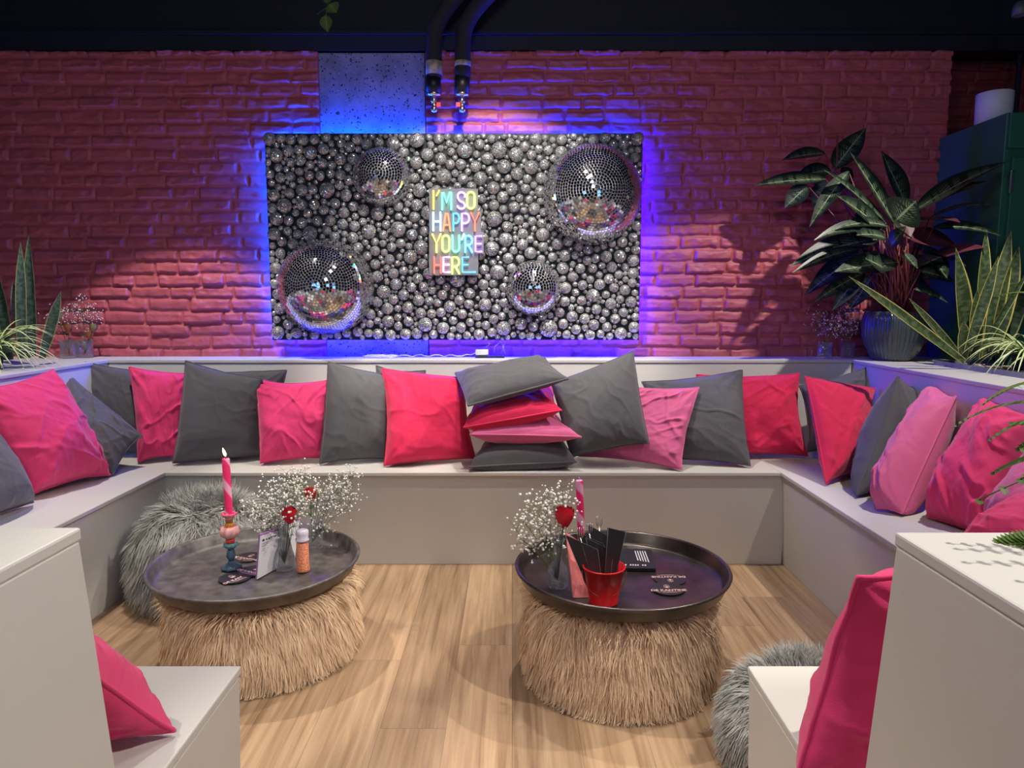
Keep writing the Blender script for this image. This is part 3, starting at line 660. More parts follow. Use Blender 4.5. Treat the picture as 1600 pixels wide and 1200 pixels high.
cushion([(1588, 792, y, 2.02), (1745, 745, y, 1.8), (1680, 880, y, 1.62), (1500, 840, y, 1.86)], .05, P_, 'hot pink cushion lying right behind the front right backrest', gr, 24, wr=1)
# left bench
cushion([(104, 582, y, 3.34), (222, 680, y, 3.22), (176, 741), (60, 705, y, 3.0)], .06, G, 'slumped charcoal cushion between the left bench and the back corner', gl, 25, wr=1.6)
cushion([(-52, 606, y, 2.66), (82, 578, y, 3.04), (172, 742), (40, 778)], .095, P_, 'big hot pink cushion leaning on the left bench', gl, 26, wr=2.2)
cushion([(-150, 655, y, 2.2), (-8, 655, y, 2.56), (52, 785), (-80, 840)], .07, G, 'charcoal cushion cut off by the left picture edge', gl, 27, wr=1)
# front benches
cushion([('w', -1.0, .995, .82), ('w', -.66, 1.0, .70), (273, 1141), ('w', -.98, 1.10, .462)], .085, P_, 'hot pink cushion on the front left bench end, half behind its backrest', 'cushions on the front benches', 28, wr=1.6, face=(0, 1, 0), back=.3)
cushion([('w', .93, .985, .86), (1336, 898, y, 1.04), (1240, 1225), ('w', .93, 1.08, .462)], .10, P_, 'hot pink cushion on the front right bench end, half behind its backrest', 'cushions on the front benches', 29, wr=2.2, face=(0, 1, 0), back=.35, inset=.03)

# ------------------------------------------------------------ fur poufs
def fur(profile, c, n, length, seed, mt, parent, sx=1, sy=1, width=.0022, droop=1.0, clump=26):
    rs = np.random.RandomState(seed); pr = np.array(profile); seg = np.hypot(*(pr[1:]-pr[:-1]).T); ar = seg*(pr[1:, 0]+pr[:-1, 0]); ar /= ar.sum()
    k = rs.choice(len(seg), n, p=ar); t = rs.rand(n); R = pr[k, 0]*(1-t)+pr[k+1, 0]*t; Z = pr[k, 1]*(1-t)+pr[k+1, 1]*t
    d = pr[k+1]-pr[k]; nr = -d[:, 1]*-1; # outward normal of the profile, which runs from bottom to top
    N2 = np.stack([d[:, 1], -d[:, 0]], -1); N2 /= np.linalg.norm(N2, axis=1)[:, None]
    A = rs.rand(n)*2*PI; ca, sa = np.cos(A), np.sin(A)
    root = np.stack([R*ca*sx, R*sa*sy, Z], -1); nrm = np.stack([N2[:, 0]*ca, N2[:, 0]*sa, N2[:, 1]], -1)
    tang = np.stack([-sa, ca, 0*sa], -1)
    # clumps: strands lean towards shared directions
    a1 = fbm(A*clump/6.28*1.0, Z*clump*.55, seed, 2)*3.3; a2 = fbm(A*clump/2.1, Z*clump*1.5, seed+5, 2)*1.8; a3 = rs.randn(n)*.22
    out = .55+.6*vnoise(A*6, Z*30, seed+8)
    top = np.clip((Z-Z.max()*.86)/(Z.max()*.14+1e-6), 0, 1)
    D = nrm*out[:, None]+tang*(a1+a2+a3)[:, None]+np.array((0, 0, -1))*(1.0*droop*(1-.8*top))[:, None]
    D /= np.linalg.norm(D, axis=1)[:, None]
    Ln = length*(.6+.6*rs.rand(n)); S_ = 5
    w1 = rs.rand(n)*6; wa = .15+.38*rs.rand(n)
    P = root.copy(); pts = [P.copy()]; dd = D.copy()
    for s in range(S_):
        dd = dd+np.array((0, 0, -.16*droop))+tang*(wa*np.sin(w1+s*1.5))[:, None]; dd /= np.linalg.norm(dd, axis=1)[:, None]
        P = P+dd*(Ln/S_)[:, None]; P[:, 2] = np.maximum(P[:, 2], .004-c[2]+.004*rs.rand(n)); pts.append(P.copy())
    sd = np.cross(D, nrm); sd /= (np.linalg.norm(sd, axis=1)[:, None]+1e-6); sd = sd+nrm*(rs.randn(n)*.5)[:, None]
    V = []; wdt = width*(.6+.8*rs.rand(n))
    for s in range(S_+1):
        w = wdt*(1-(s/(S_+.25))**2.2); V += [pts[s]-sd*w[:, None]/2, pts[s]+sd*w[:, None]/2]
    V = np.stack(V, 1); V = V.reshape(-1, 3)   # n x (2*(S+1)) x 3
    b = np.arange(n)[:, None]*(2*(S_+1)); F4 = np.concatenate([np.stack([b+2*s, b+2*s+1, b+2*s+3, b+2*s+2], -1).reshape(-1, 4) for s in range(S_)])
    o = link_mesh('fur', np_mesh('fur', V, F4, True), mt, parent); o['kind'] = 'stuff'; return o
def pouf(c, prof, label, group, mt, mb, n, ln, seed, sx=1, sy=1, width=.0022, droop=1.0):
    t = thing('pouf', c, label, 'pouf', group)
    m = MB(); m.lathe([(0, prof[0][1])]+prof+[(0, prof[-1][1]+.0)], (0, 0, 0), 40, M=Matrix.Diagonal((sx*.985, sy*.985, 1)).to_3x3()); m.build('cover', mb, t, world=False)
    fur(prof, c, n, ln, seed, mt, t, sx, sy, width, droop); return t
TLX, TLY, TRX, TRY = -.885, 2.375, .357, 2.235
gp = 'fur covered poufs'
pt_ = [(.26, .01), (.285, .05), (.292, .12), (.288, .2), (.272, .26), (.25, .285)]
pouf((TLX+.02, TLY, 0), [(r*1.02, z*.93) for r, z in pt_], 'tan long fur pouf under the left tray with the lit candle', gp, M_tan, M_tanb, 26000, .085, 1, width=.0026)
pouf((TRX-.005, TRY, 0), [(r, z*1.06) for r, z in pt_], 'tan long fur pouf under the right tray with the red bucket', gp, M_tan, M_tanb, 26000, .085, 2, width=.0026)
pouf((-1.27, 2.86, 0), [(.22, .01), (.27, .07), (.285, .16), (.27, .26), (.22, .34), (.15, .385), (.06, .40), (.01, .402)], 'grey shaggy fur pouf pushed against the left bench', gp, M_gfur, M_gfurb, 26000, .07, 3, sx=1.0, sy=.95, width=.0026, droop=.8)
pouf((.80, 1.74, 0), [(.2, .01), (.225, .05), (.235, .11), (.225, .165), (.19, .21), (.13, .235), (.06, .245), (.01, .246)], 'grey shaggy fur pouf behind the front right bench end', gp, M_gfur, M_gfurb, 20000, .06, 4, width=.0026, droop=.8)

# ------------------------------------------------------------ trays
def tray(c, R, label, mt, tilt=(0, 0)):
    o = thing('tray', c, label, 'tray', 'round dark metal serving trays')
    M = Euler((tilt[0], tilt[1], 0)).to_matrix()
    pr = [(0, 0), (R*.5, 0), (R-.034, 0), (R-.026, .003), (R-.021, .010), (R-.010, .042), (R-.007, .046), (R-.001, .047), (R+.003, .043), (R+.001, .037), (R-.006, .034), (R-.018, .002), (R-.03, -.006), (0, -.006)]
    m = MB(); m.lathe(pr, (0, 0, 0), 96); q = m.build('tray_dish', mt, o, world=False); o.rotation_euler = Euler((tilt[0], tilt[1], 0)); return o
TZL, TZR = .290, .320
trl = tray((TLX, TLY, TZL), .348, 'round pewter grey metal tray holding the lit candle and pink salt grinder', M_tray, (.012, 0))
trr = tray((TRX, TRY, TZR), .345, 'round bronze black metal tray holding the red bucket', M_tray2)
SL, SR = TZL+.0015, TZR+.0015
def onL(px, py): return at(px, py, 'z', SL+.002)
def onR(px, py): return at(px, py, 'z', SR)

# ------------------------------------------------------------ things on the trays
def lathe_thing(name, prof, c, n=32, rib=0, ribn=0, M=None): return MB().lathe(prof, c, n, M=M, rib=rib, ribn=ribn)
def vase_crystal(c, label, group, h=.165, R=.034, nk=.013):
    pr = [(0, .0), (R*.8, .0), (R, .012), (R*1.03, .035), (R*.85, .06), (nk*1.15, h*.56), (nk, h*.68), (nk*1.15, h*.86), (nk*1.7, h), (nk*1.5, h), (nk*.95, h*.86), (nk*.8, h*.68), (nk*.9, h*.58), (R*.72, .06), (R*.85, .035), (R*.8, .014), (0, .01)]
    m = MB(); m.lathe(pr, c, 48, rib=.05, ribn=16)
    return tag(m.build('bud_vase', M_glass, base=c), label, 'vase', group)
def vase_tumbler(c, label, group, h=.09, R=.036, rib=.03):
    pr = [(0, 0), (R*.82, 0), (R*.95, .004), (R, .02), (R, h), (R-.003, h), (R-.004, .02), (R*.8, .012), (0, .012)]
    return tag(MB().lathe(pr, c, 60, rib=rib, ribn=20).build('glass_vase', M_glass, base=c), label, 'vase', group)
def blossoms(c0, tips, label, seed, group=None, bl=M_bloom, r=.0035, per=16, spread=.035, stems=True, smat=None):
    """sprays of small round blossoms: main stems from c0 to each tip, side twigs carrying blossoms"""
    rs = random.Random(seed); t = thing('baby_breath', c0, label, 'flowers', group)
    ms = MB(); mb = MB()
    for tp in tips:
        tp = Vector(tp); c0 = Vector(c0); L = (tp-c0).length
        mid = c0.lerp(tp, .5)+Vector((0, 0, .1*L))
        ms.tube([c0, c0.lerp(mid, .6), mid, mid.lerp(tp, .6), tp], [.0012, .001, .0009, .0007, .0006], 4)
        for _ in range(per):
            q = c0.lerp(tp, rs.uniform(.72, 1.0)) if rs.random() < .8 else c0.lerp(tp, rs.uniform(.5, .75)); q = q+Vector((0, 0, .06*L*(1-(q-tp).length/L)))
            e = q+Vector((rs.gauss(0, spread), rs.gauss(0, spread), rs.gauss(spread*.35, spread*.8)))
            ms.tube([q, q.lerp(e, .5)+Vector((0, 0, .004)), e], .0004, 3)
            mb.sphere(e, r*rs.uniform(.6, 1.15), 6, 4)
            if rs.random() < .5:
                e2 = e+Vector((rs.gauss(0, .007), rs.gauss(0, .007), rs.gauss(0, .007))); mb.sphere(e2, r*rs.uniform(.5, .9), 6, 4)
    ms.build('stems', smat or M_stem, t); o = mb.build('blossoms', bl, t); o['kind'] = 'stuff'
    return t
def rose(c, base, label, r=.02, col=None, seed=0, group='red roses'):
    c = Vector(c); base = Vector(base); rs = random.Random(seed)
    t = thing('rose', base, label, 'rose', group)
    mid = base.lerp(c, .6)+Vector((0, 0, -.004))
    MB().tube([base, mid, c], .0018, 6).build('stem', M_stem, t)
    m = MB()
    for ring, (k, rr_, h, op) in enumerate(((3, .35, 1.15, .0), (4, .6, 1.12, .1), (5, .85, 1.08, .15), (6, 1.02, .98, .32))):
        for i in range(k):
            a0 = 2*PI*i/k+ring*.7+rs.random()*.3; n = 7; V = []
            for j in range(5):
                v = j/4
                for q in range(n):
                    w = (q/(n-1)-.5); a = a0+w*2*PI/k*1.35
                    rad = r*(rr_*(.35+.65*math.sin(min(1, v*1.2)*PI/2))+op*.28*v**3)
                    V.append(c+Vector((rad*math.cos(a), rad*math.sin(a), r*(h*2.1*v-1.15)-abs(w)*r*.5*v)))
            m.add(V, [(j*n+q, j*n+q+1, (j+1)*n+q+1, (j+1)*n+q) for j in range(4) for q in range(n-1)])
    m.build('bloom', col or M_rose, t)
    l = MB()
    for k in range(3):
        b = base.lerp(c, .55+.14*k); a = rs.uniform(0, 6.28); l.leaf(b, b+Vector((.035*math.cos(a), .03*math.sin(a), .012)), .018, (0, 0, 1), .1)
    l.build('leaf', M_stem, t); return t
def spiral_wax():
    m = mat('striped_candle_wax', (.9, .1, .2), .35, spec=.4); nt = m.node_tree; N = nt.nodes; L = nt.links; b = N['Principled BSDF']
    tc = [n for n in N if n.type == 'TEX_COORD'][0]; s = N.new('ShaderNodeSeparateXYZ'); L.new(tc.outputs['Object'], s.inputs[0])
    an = math_(nt, 'DIVIDE', math_(nt, 'ARCTAN2', s.outputs[1], s.outputs[0]), 2*PI)
    v = math_(nt, 'FRACT', math_(nt, 'ADD', an, math_(nt, 'MULTIPLY', s.outputs[2], 9)))
    c = ramp(nt, v, [(0, (.88, .035, .17)), (.60, (.88, .035, .17)), (.68, (.90, .42, .58)), (.92, (.90, .42, .58)), (1, (.88, .035, .17))]); L.new(c, b.inputs['Base Color'])
    b.inputs['Subsurface Weight'].default_value = .15; b.inputs['Subsurface Radius'].default_value = (.02, .008, .008); return m
M_spiral = spiral_wax()
def candle(c, h, r, label, lit, lean=(0, 0), burnt=None):
    t = thing('candle', c, label, 'candle', 'striped dinner candles')
    ex = Vector((lean[0], lean[1], 1))
    pr = [(0, 0), (r*1.04, 0), (r, .02), (r*.97, h-.004), (r*.85, h), (0, h-.004)]
    m = MB(); m.lathe(pr, c, 24)
    m.v = [(p[0]+(p[2]-c[2])*lean[0], p[1]+(p[2]-c[2])*lean[1], p[2]) for p in m.v]
    m.build('wax', M_spiral, t)
    top = Vector(c)+ex*h
    MB().tube([top-Vector((0, 0, .004)), top+Vector((.001, 0, .006)), top+Vector((.003 if lit else -.002, 0, .012))], .0011, 6).build('wick', M_ink if lit else M_paper, t)
    if lit:
        f = MB().lathe([(0, 0), (.0035, .004), (.0052, .010), (.004, .018), (.0018, .026), (0, .031)], top+Vector((.0005, 0, .006)), 14)
        f.v = [(x-.30*(z-top.z-.006), yy, z) for x, yy, z in f.v]
        o = f.build('flame', emis('candle_flame', (1, .72, .25), 9), t); o['label'] = 'small yellow flame'
    return t
# left tray: candlestick of stacked coloured glass
c = onL(362, 888); K = .00223
t = thing('candlestick', c, 'stacked glass candlestick in blue, coral, pink and amber on the left tray', 'candlestick')
parts = [('foot', (.05, .085, .13), [(0, 0), (.034, 0), (.035, .006), (.028, .014), (.014, .02), (.010, .028), (0, .028)], .05),
         ('stem', (.05, .10, .15), [(0, .026), (.008, .028), (.016, .045), (.013, .062), (.008, .072), (0, .073)], .04),
         ('collar', (.10, .26, .26), [(0, .070), (.012, .072), (.024, .084), (.022, .090), (.010, .092), (0, .092)], .09),
         ('coral_bead', (.75, .05, .03), [(0, .088), (.013, .090), (.016, .102), (.012, .110), (0, .110)], .05),
         ('tulip_cup', (.80, .40, .36), [(0, .106), (.014, .108), (.030, .122), (.033, .136), (.027, .150), (.020, .152), (0, .140)], .10),
         ('amber_bead', (.48, .20, .02), [(0, .146), (.012, .147), (.017, .155), (.012, .164), (0, .165)], .08),
         ('candle_cup', (.45, .20, .10), [(0, .160), (.011, .162), (.013, .182), (.024, .192), (.0225, .194), (.012, .187), (.012, .175), (0, .175)], .0)]
for nm, col, pr, rb in parts:
    MB().lathe(pr, c, 40, rib=rb, ribn=8).build(nm, mat('glass_'+nm, col, .12, spec=.7), t)
o = MB().lathe([(.0225, .191), (.026, .196), (.021, .199), (.017, .195)], c, 40, rib=.12, ribn=12).build('drip_rim', mat('pink_glass', (.8, .12, .25), .08, spec=.8), t)
candle(c+Vector((0, 0, .178)), .213, .0132, 'lit pink striped candle standing in the stacked glass candlestick', True, (-.012, 0))
# left tray glassware
c = onL(445, 889); vase_crystal(c, 'narrow cut glass bud vase between two menu cards on the left tray', 'bud vases')
K = Vector
bt = c+Vector((0, 0, .02))
def tp(px, py, Y): return at(px, py, 'y', Y)
blossoms(bt, [tp(x, yy, c.y+dy) for x, yy, dy in ((470, 742, .05), (448, 748, .0), (430, 765, .02), (414, 780, .0), (400, 800, .03), (388, 792, .04), (460, 762, -.03), (478, 756, .0), (440, 775, -.04), (425, 795, -.03), (475, 785, -.02), (418, 815, .0))],
         "cloud of white baby's breath in the bud vase beside the salt grinder", 5, "baby's breath bunches", per=46, spread=.026, r=.0040)
rose(tp(452, 805, c.y-.03), c+Vector((0, 0, .02)), 'red rose standing low in front of the left tray bouquet', .024, seed=1)
c2 = onL(488, 856); vase_tumbler(c2, 'round clear glass vase at the back of the left tray', 'glass tumblers', .11, .038, .02)
blossoms(c2+Vector((0, 0, .02)), [tp(x, yy, c2.y+dy) for x, yy, dy in ((552, 745, .0), (554, 765, .02), (548, 790, -.02), (530, 768, .0), (512, 758, .02), (500, 765, -.04), (535, 752, .03), (515, 780, .0), (492, 775, 0), (505, 825, -.02))],
         "wide spreading baby's breath in the round glass vase", 6, "baby's breath bunches", per=34, spread=.026, r=.0040)
rose(tp(485, 773, c2.y-.03), c2+Vector((0, 0, .02)), 'red rose standing taller at the back of the left tray bouquet', .022, seed=2)
m = MB(); rs = random.Random(4)
# salt grinder
c = onL(474, 892)
t = thing('salt_grinder', c, 'clear grinder filled with pink salt on the left tray', 'grinder')
MB().lathe([(0, .0), (.021, 0), (.0225, .006), (.021, .016), (.0205, .1), (.017, .106), (.016, .112), (0, .112)], c, 24).build('salt_body', mat('pink_salt', (.80, .27, .14), .35, bump=1, bscale=250, bdist=.004, cvar=.4, cscale=220), t)
o = MB().lathe([(.0165, .106), (.023, .108), (.023, .114), (.0195, .118), (.022, .132), (.021, .144), (.016, .147), (0, .147)], c, 24, rib=.03, ribn=16).build('grinder_cap', mat('clear_cap', (.62, .58, .66), .12, spec=.8), t)
# dark jar behind the cards
c = onL(428, 868); tag(MB().lathe([(0, 0), (.024, 0), (.026, .01), (.026, .06), (.022, .075), (.020, .08), (0, .078)], c, 24).build('black_jar', mat('gloss_black', (.006, .006, .007), .08), base=c), 'small glossy black jar behind the menu card on the left tray', 'jar')
# menu cards: four corners, thickness, printed lines
def card(cs, label, lines, mt, thick=.002, group='menu cards', ink=M_ink, holder=None, cat='menu card', head=None):
    TL, TR, BR, BL = [Vector(p) for p in cs]; n = (TR-BL).cross(TL-BR).normalized()
    if n.dot(Vector((0, 0, CAM_H))-TL) < 0: n = -n
    t = thing('menu_card', (BL+BR)/2, label, cat, group)
    MB().hexa([BL-n*thick, TL-n*thick, BL, TL, BR-n*thick, TR-n*thick, BR, TR]).build('card_sheet', mt, t)
    def q(u, v): return (BL.lerp(BR, u)).lerp(TL.lerp(TR, u), v)+n*.0004
    if lines:
        m = MB()
        for (u0, u1, v, h) in lines: m.add([q(u0, v), q(u1, v), q(u1, v+h), q(u0, v+h)], [(0, 1, 2, 3)], smooth=False)
        o = m.build('printed_text', ink, t); o['label'] = 'dark printed lines'
    if holder is not None:
        MB().hexa([p-n*(thick+.003)+n*0 for p in (BL, TL, BL, TL)][:0] or [BL-n*.008, TL.lerp(BL, -.04)-n*.008, BL-n*.0025, TL.lerp(BL, -.04)-n*.0025, BR-n*.008, TR.lerp(BR, -.04)-n*.008, BR-n*.0025, TR.lerp(BR, -.04)-n*.0025]).build('card_backing', holder, t)
    return t
M_lilac = mat('lilac_card', (.36, .16, .38), .5)
b0 = onL(402, 905); b1 = onL(433, 888)
L_ = [(.12+.02*i*0, .12+.09, .885, .03) for i in range(0)]
lines = [(.10, .20, .86, .05), (.27, .33, .865, .04), (.38, .46, .86, .045), (.51, .60, .86, .05), (.66, .76, .86, .05), (.82, .90, .86, .05), (.12, .92, .80, .012), (.18, .92, .765, .012), (.10, .92, .73, .012), (.12, .9, .68, .010), (.10, .88, .64, .010)]
card([at(407, 838, 'y', b0.y+.005), at(440, 828, 'y', b1.y+.005), b1, b0], 'white printed card standing nearest the edge of the left tray', lines, M_paper, holder=M_lilac)
b0 = onL(455, 880); b1 = onL(461, 872)
card([at(448, 822, 'y', b0.y+.02), at(468, 811, 'y', b1.y+.02), at(461, 873, 'z', SL+.002), at(452, 868, 'z', SL+.002)], 'white printed card standing behind the salt grinder', [(.15, .8, .6, .02), (.2, .75, .55, .012)], M_paper, holder=M_lilac)
# text
def text_mesh(body, size, font_ext=.0002):
    cu = bpy.data.curves.new('txt', 'FONT'); cu.body = body; cu.size = size; cu.align_x = 'CENTER'; cu.align_y = 'CENTER'; cu.extrude = font_ext; cu.offset = size*.012
    o = bpy.data.objects.new('txt', cu); COL.objects.link(o); dg = bpy.context.evaluated_depsgraph_get(); dg.update()
    me = bpy.data.meshes.new_from_object(o.evaluated_get(dg)); bpy.data.objects.remove(o); bpy.data.curves.remove(cu); me.materials.clear(); return me
M_coast = mat('coaster_card', (.022, .02, .024), .45)
def coaster(c, ang, label, R=.052, col=M_blush, zt=0):
    t = thing('coaster', c, label, 'coaster', 'round black coasters'); t.rotation_euler = (0, 0, ang)
    MB().lathe([(0, 0), (R, 0), (R, .0018), (0, .0018)], (0, 0, 0), 40, smooth=False).build('coaster_disc', M_coast, t, world=False)
    me = text_mesh('DE KANTINE', .0195); me.materials.append(col)
    o = bpy.data.objects.new('lettering', me); COL.objects.link(o); o.parent = t; o.location = (0, -.016, .0021); o['label'] = 'pale pink lettering'
    m = MB(); m.box(-.036, .036, -.0285, -.0275, .0018, .0022); m.box(-.022, .022, -.033, -.0322, .0018, .0022)
    m.lathe([(.008, 0), (.0092, 0), (.0092, .0004), (.008, .0004)], (0, .012, .0018), 24)
    m.lathe([(0, .0004), (.005, .0004), (.005, 0)], (0, .010, .0018), 16)
    for k in range(-2, 3): m.box(-.0006+k*.004, .0006+k*.004, .022, .030-abs(k)*.0025, .0018, .0022)
    o = m.build('emblem', col, t, world=False); return t
p = onL(367, 903); coaster(p, 1.05, 'black coaster lying nearest in front of the candlestick', zt=0)
p = onL(396, 893); p.z += .002; coaster(p, -.45, 'black coaster overlapping another beside the white menu card', zt=0)
p = onL(388, 871); coaster(p, -.35, 'black coaster behind and right of the candlestick foot')
p = onR(1046, 905); coaster(p, PI, 'upside down black coaster lying under another on the right tray')
p = onR(1043, 921); p.z += .0022; coaster(p, 0.02, 'black coaster lying on top of another on the right tray')
# right tray
c = onR(871, 916); vase_crystal(c, 'cut glass bud vase on the right tray beside the pink card', 'bud vases', .155, .034)
blossoms(c+Vector((0, 0, .02)), [tp(x, yy, c.y+dy) for x, yy, dy in ((880, 768, .0), (865, 772, .03), (850, 778, .0), (836, 788, -.02), (826, 800, .02), (818, 815, 0), (806, 835, .0), (812, 845, .02), (845, 800, -.03), (855, 815, .0), (872, 785, .02), (862, 835, .0), (840, 825, -.02), (886, 778, 0))],
         "round bunch of white baby's breath in the vase on the right tray", 7, "baby's breath bunches", per=24, spread=.024, r=.0046)
rose(tp(882, 808, c.y-.02), c+Vector((0, 0, .02)), 'single red rose in the vase on the right tray', .028, seed=3)
b0 = onR(896, 934); b1 = onR(920, 940)
M_pinkcard = mat('pink_printed_card', (.62, .17, .17), .4, cvar=.5, cscale=30, stretch=(1, 1, .2))
t = card([at(884, 831, 'y', b0.y+.10), at(914, 852, 'y', b0.y+.10), b1+Vector((.005, .03, 0)), b0], 'tall pink patterned card leaning on the red bucket', [], M_pinkcard, thick=.008, cat='menu card')
BL, BR = b0, b1+Vector((0, .02, 0))
# bucket
cb = onR(945, 948); cb.y += .035
t = thing('bucket', cb, 'small red metal bucket holding black cutlery sleeves', 'bucket')
H, R0, R1 = .112, .043, .064
MB().lathe([(0, .0), (R0, 0), (R0+.001, .004), (R0-.0005, .006), (R1-.003, H-.005), (R1, H-.004), (R1+.001, H), (R1-.004, H), (R0-.003, .008), (0, .008)], cb, 48).build('pail', M_redm, t)
hp = []
for k in range(17):
    a = PI+PI*k/16; hp.append(cb+Vector(((R1+.002)*math.cos(a), -(R1*.2+.028)*abs(math.sin(a))-.004+.0, H-.012-.068*abs(math.sin(a)))))
MB().tube(hp, .0012, 6).build('wire_handle', mat('red_wire', (.35, .05, .04), .3, metal=.6), t)
# cutlery sleeves in the bucket
M_sleeve = mat('black_sleeve', (.014, .014, .017), .5)
def sleeve(x0, x1, yo, z1, lx, ly, label, rot, fork=True, cut=.02):
    b = cb+Vector((0, yo, .012)); t = thing('cutlery_sleeve', b, label, 'cutlery sleeve', 'black cutlery sleeves in the red bucket')
    w = (x1-x0)/2; cx = (x0+x1)/2; th = .004
    R = Matrix.Rotation(rot, 3, 'Z')
    def T(u, v, d): return b+Vector((cx*.3, 0, 0))+R @ Vector((u, d, 0))+Vector((lx*v, ly*v, v))
    V = [T(-w*.45, 0, 0), T(-w, z1+cut, 0), T(-w*.45, 0, th), T(-w, z1+cut, th), T(w*.45, 0, 0), T(w, z1-cut, 0), T(w*.45, 0, th), T(w, z1-cut, th)]
    MB().hexa(V).build('paper_pocket', M_sleeve, t, bevel=.0008)
    e = MB(); e.tube([T(-w*.45, 0, -.0006), T(-w, z1+cut, -.0006)], .0005, 4); e.tube([T(w*.45, 0, -.0006), T(w, z1-cut, -.0006)], .0005, 4); e.build('pocket_edge', mat('edge_grey', (.13, .12, .12), .5), t)
    if fork:
        m = MB(); a0 = T(0, z1*.5, th*.5); a1 = T(0, z1+.012, th*.5); m.tube([a0, a1], .0022, 6)
        ux = (R @ Vector((1, 0, 0)))
        for k in range(4):
            s = (k-1.5)*.0058; m.tube([a1+ux*s*.6, a1+ux*s+Vector((0, 0, .012)), a1+ux*s+Vector((0, -.003, .034))], .0011, 5)
        m.build('fork', M_steel, t)
sleeve(-.095, -.010, .004, .168, -.30, .06, 'black cutlery sleeve leaning left in the red bucket', -.15)
sleeve(-.065, .012, .022, .172, -.17, .12, 'black cutlery sleeve second from the left in the red bucket', .1)
sleeve(-.045, .035, .008, .160, -.06, .07, 'black cutlery sleeve in the middle front of the red bucket', .0, False)
sleeve(-.025, .045, .03, .185, -.05, .20, 'black cutlery sleeve with its fork tips leaning to the back of the bucket', .1)
sleeve(.010, .080, .012, .205, .13, .03, 'tall black cutlery sleeve standing upright at the right of the bucket', .5, False, .012)
# candle in glass holder
c = onR(909, 872); 
t = thing('candle_holder', c, 'low clear glass candle holder behind the cutlery bucket', 'candle holder')
MB().lathe([(0, 0), (.024, 0), (.026, .004), (.030, .045), (.033, .050), (.030, .052), (.026, .046), (.014, .040), (.014, .016), (0, .016)], c, 40, rib=.03, ribn=16).build('glass_cup', M_glass, t)
candle(c+Vector((0, 0, .018)), .262, .0132, 'unlit pink striped candle standing in the glass holder', False, (-.045, 0))
m = MB()
# booklet
a = at(968, 887, 'z', SR+.012); b = at(1025, 888, 'z', SR+.012); d = at(1018, 858, 'z', SR+.012); e = at(968, 857, 'z', SR+.012)
t = thing('booklet', (a+b+d+e)/4-Vector((0, 0, .012)), 'square black booklet with white print at the back of the right tray', 'booklet')
dn = Vector((0, 0, .0115))
MB().hexa([a-dn, a, e-dn, e, b-dn, b, d-dn, d]).build('booklet_block', M_sleeve, t, bevel=.001)
def q(u, v): return a.lerp(b, u).lerp(e.lerp(d, u), v)+Vector((0, 0, .0004))
m = MB()
for k in range(5): m.add([q(.52+k*.075, .38-.02*k), q(.55+k*.075, .37-.02*k), q(.49+k*.075, .88-.0*k), q(.46+k*.075, .88)], [(0, 1, 2, 3)], smooth=False)
for k in range(11):
    if k not in (3, 8): m.add([q(.02+k*.068, .11), q(.06+k*.068, .11), q(.06+k*.068, .17), q(.02+k*.068, .17)], [(0, 1, 2, 3)], smooth=False)
m.build('white_print', M_paper, t)

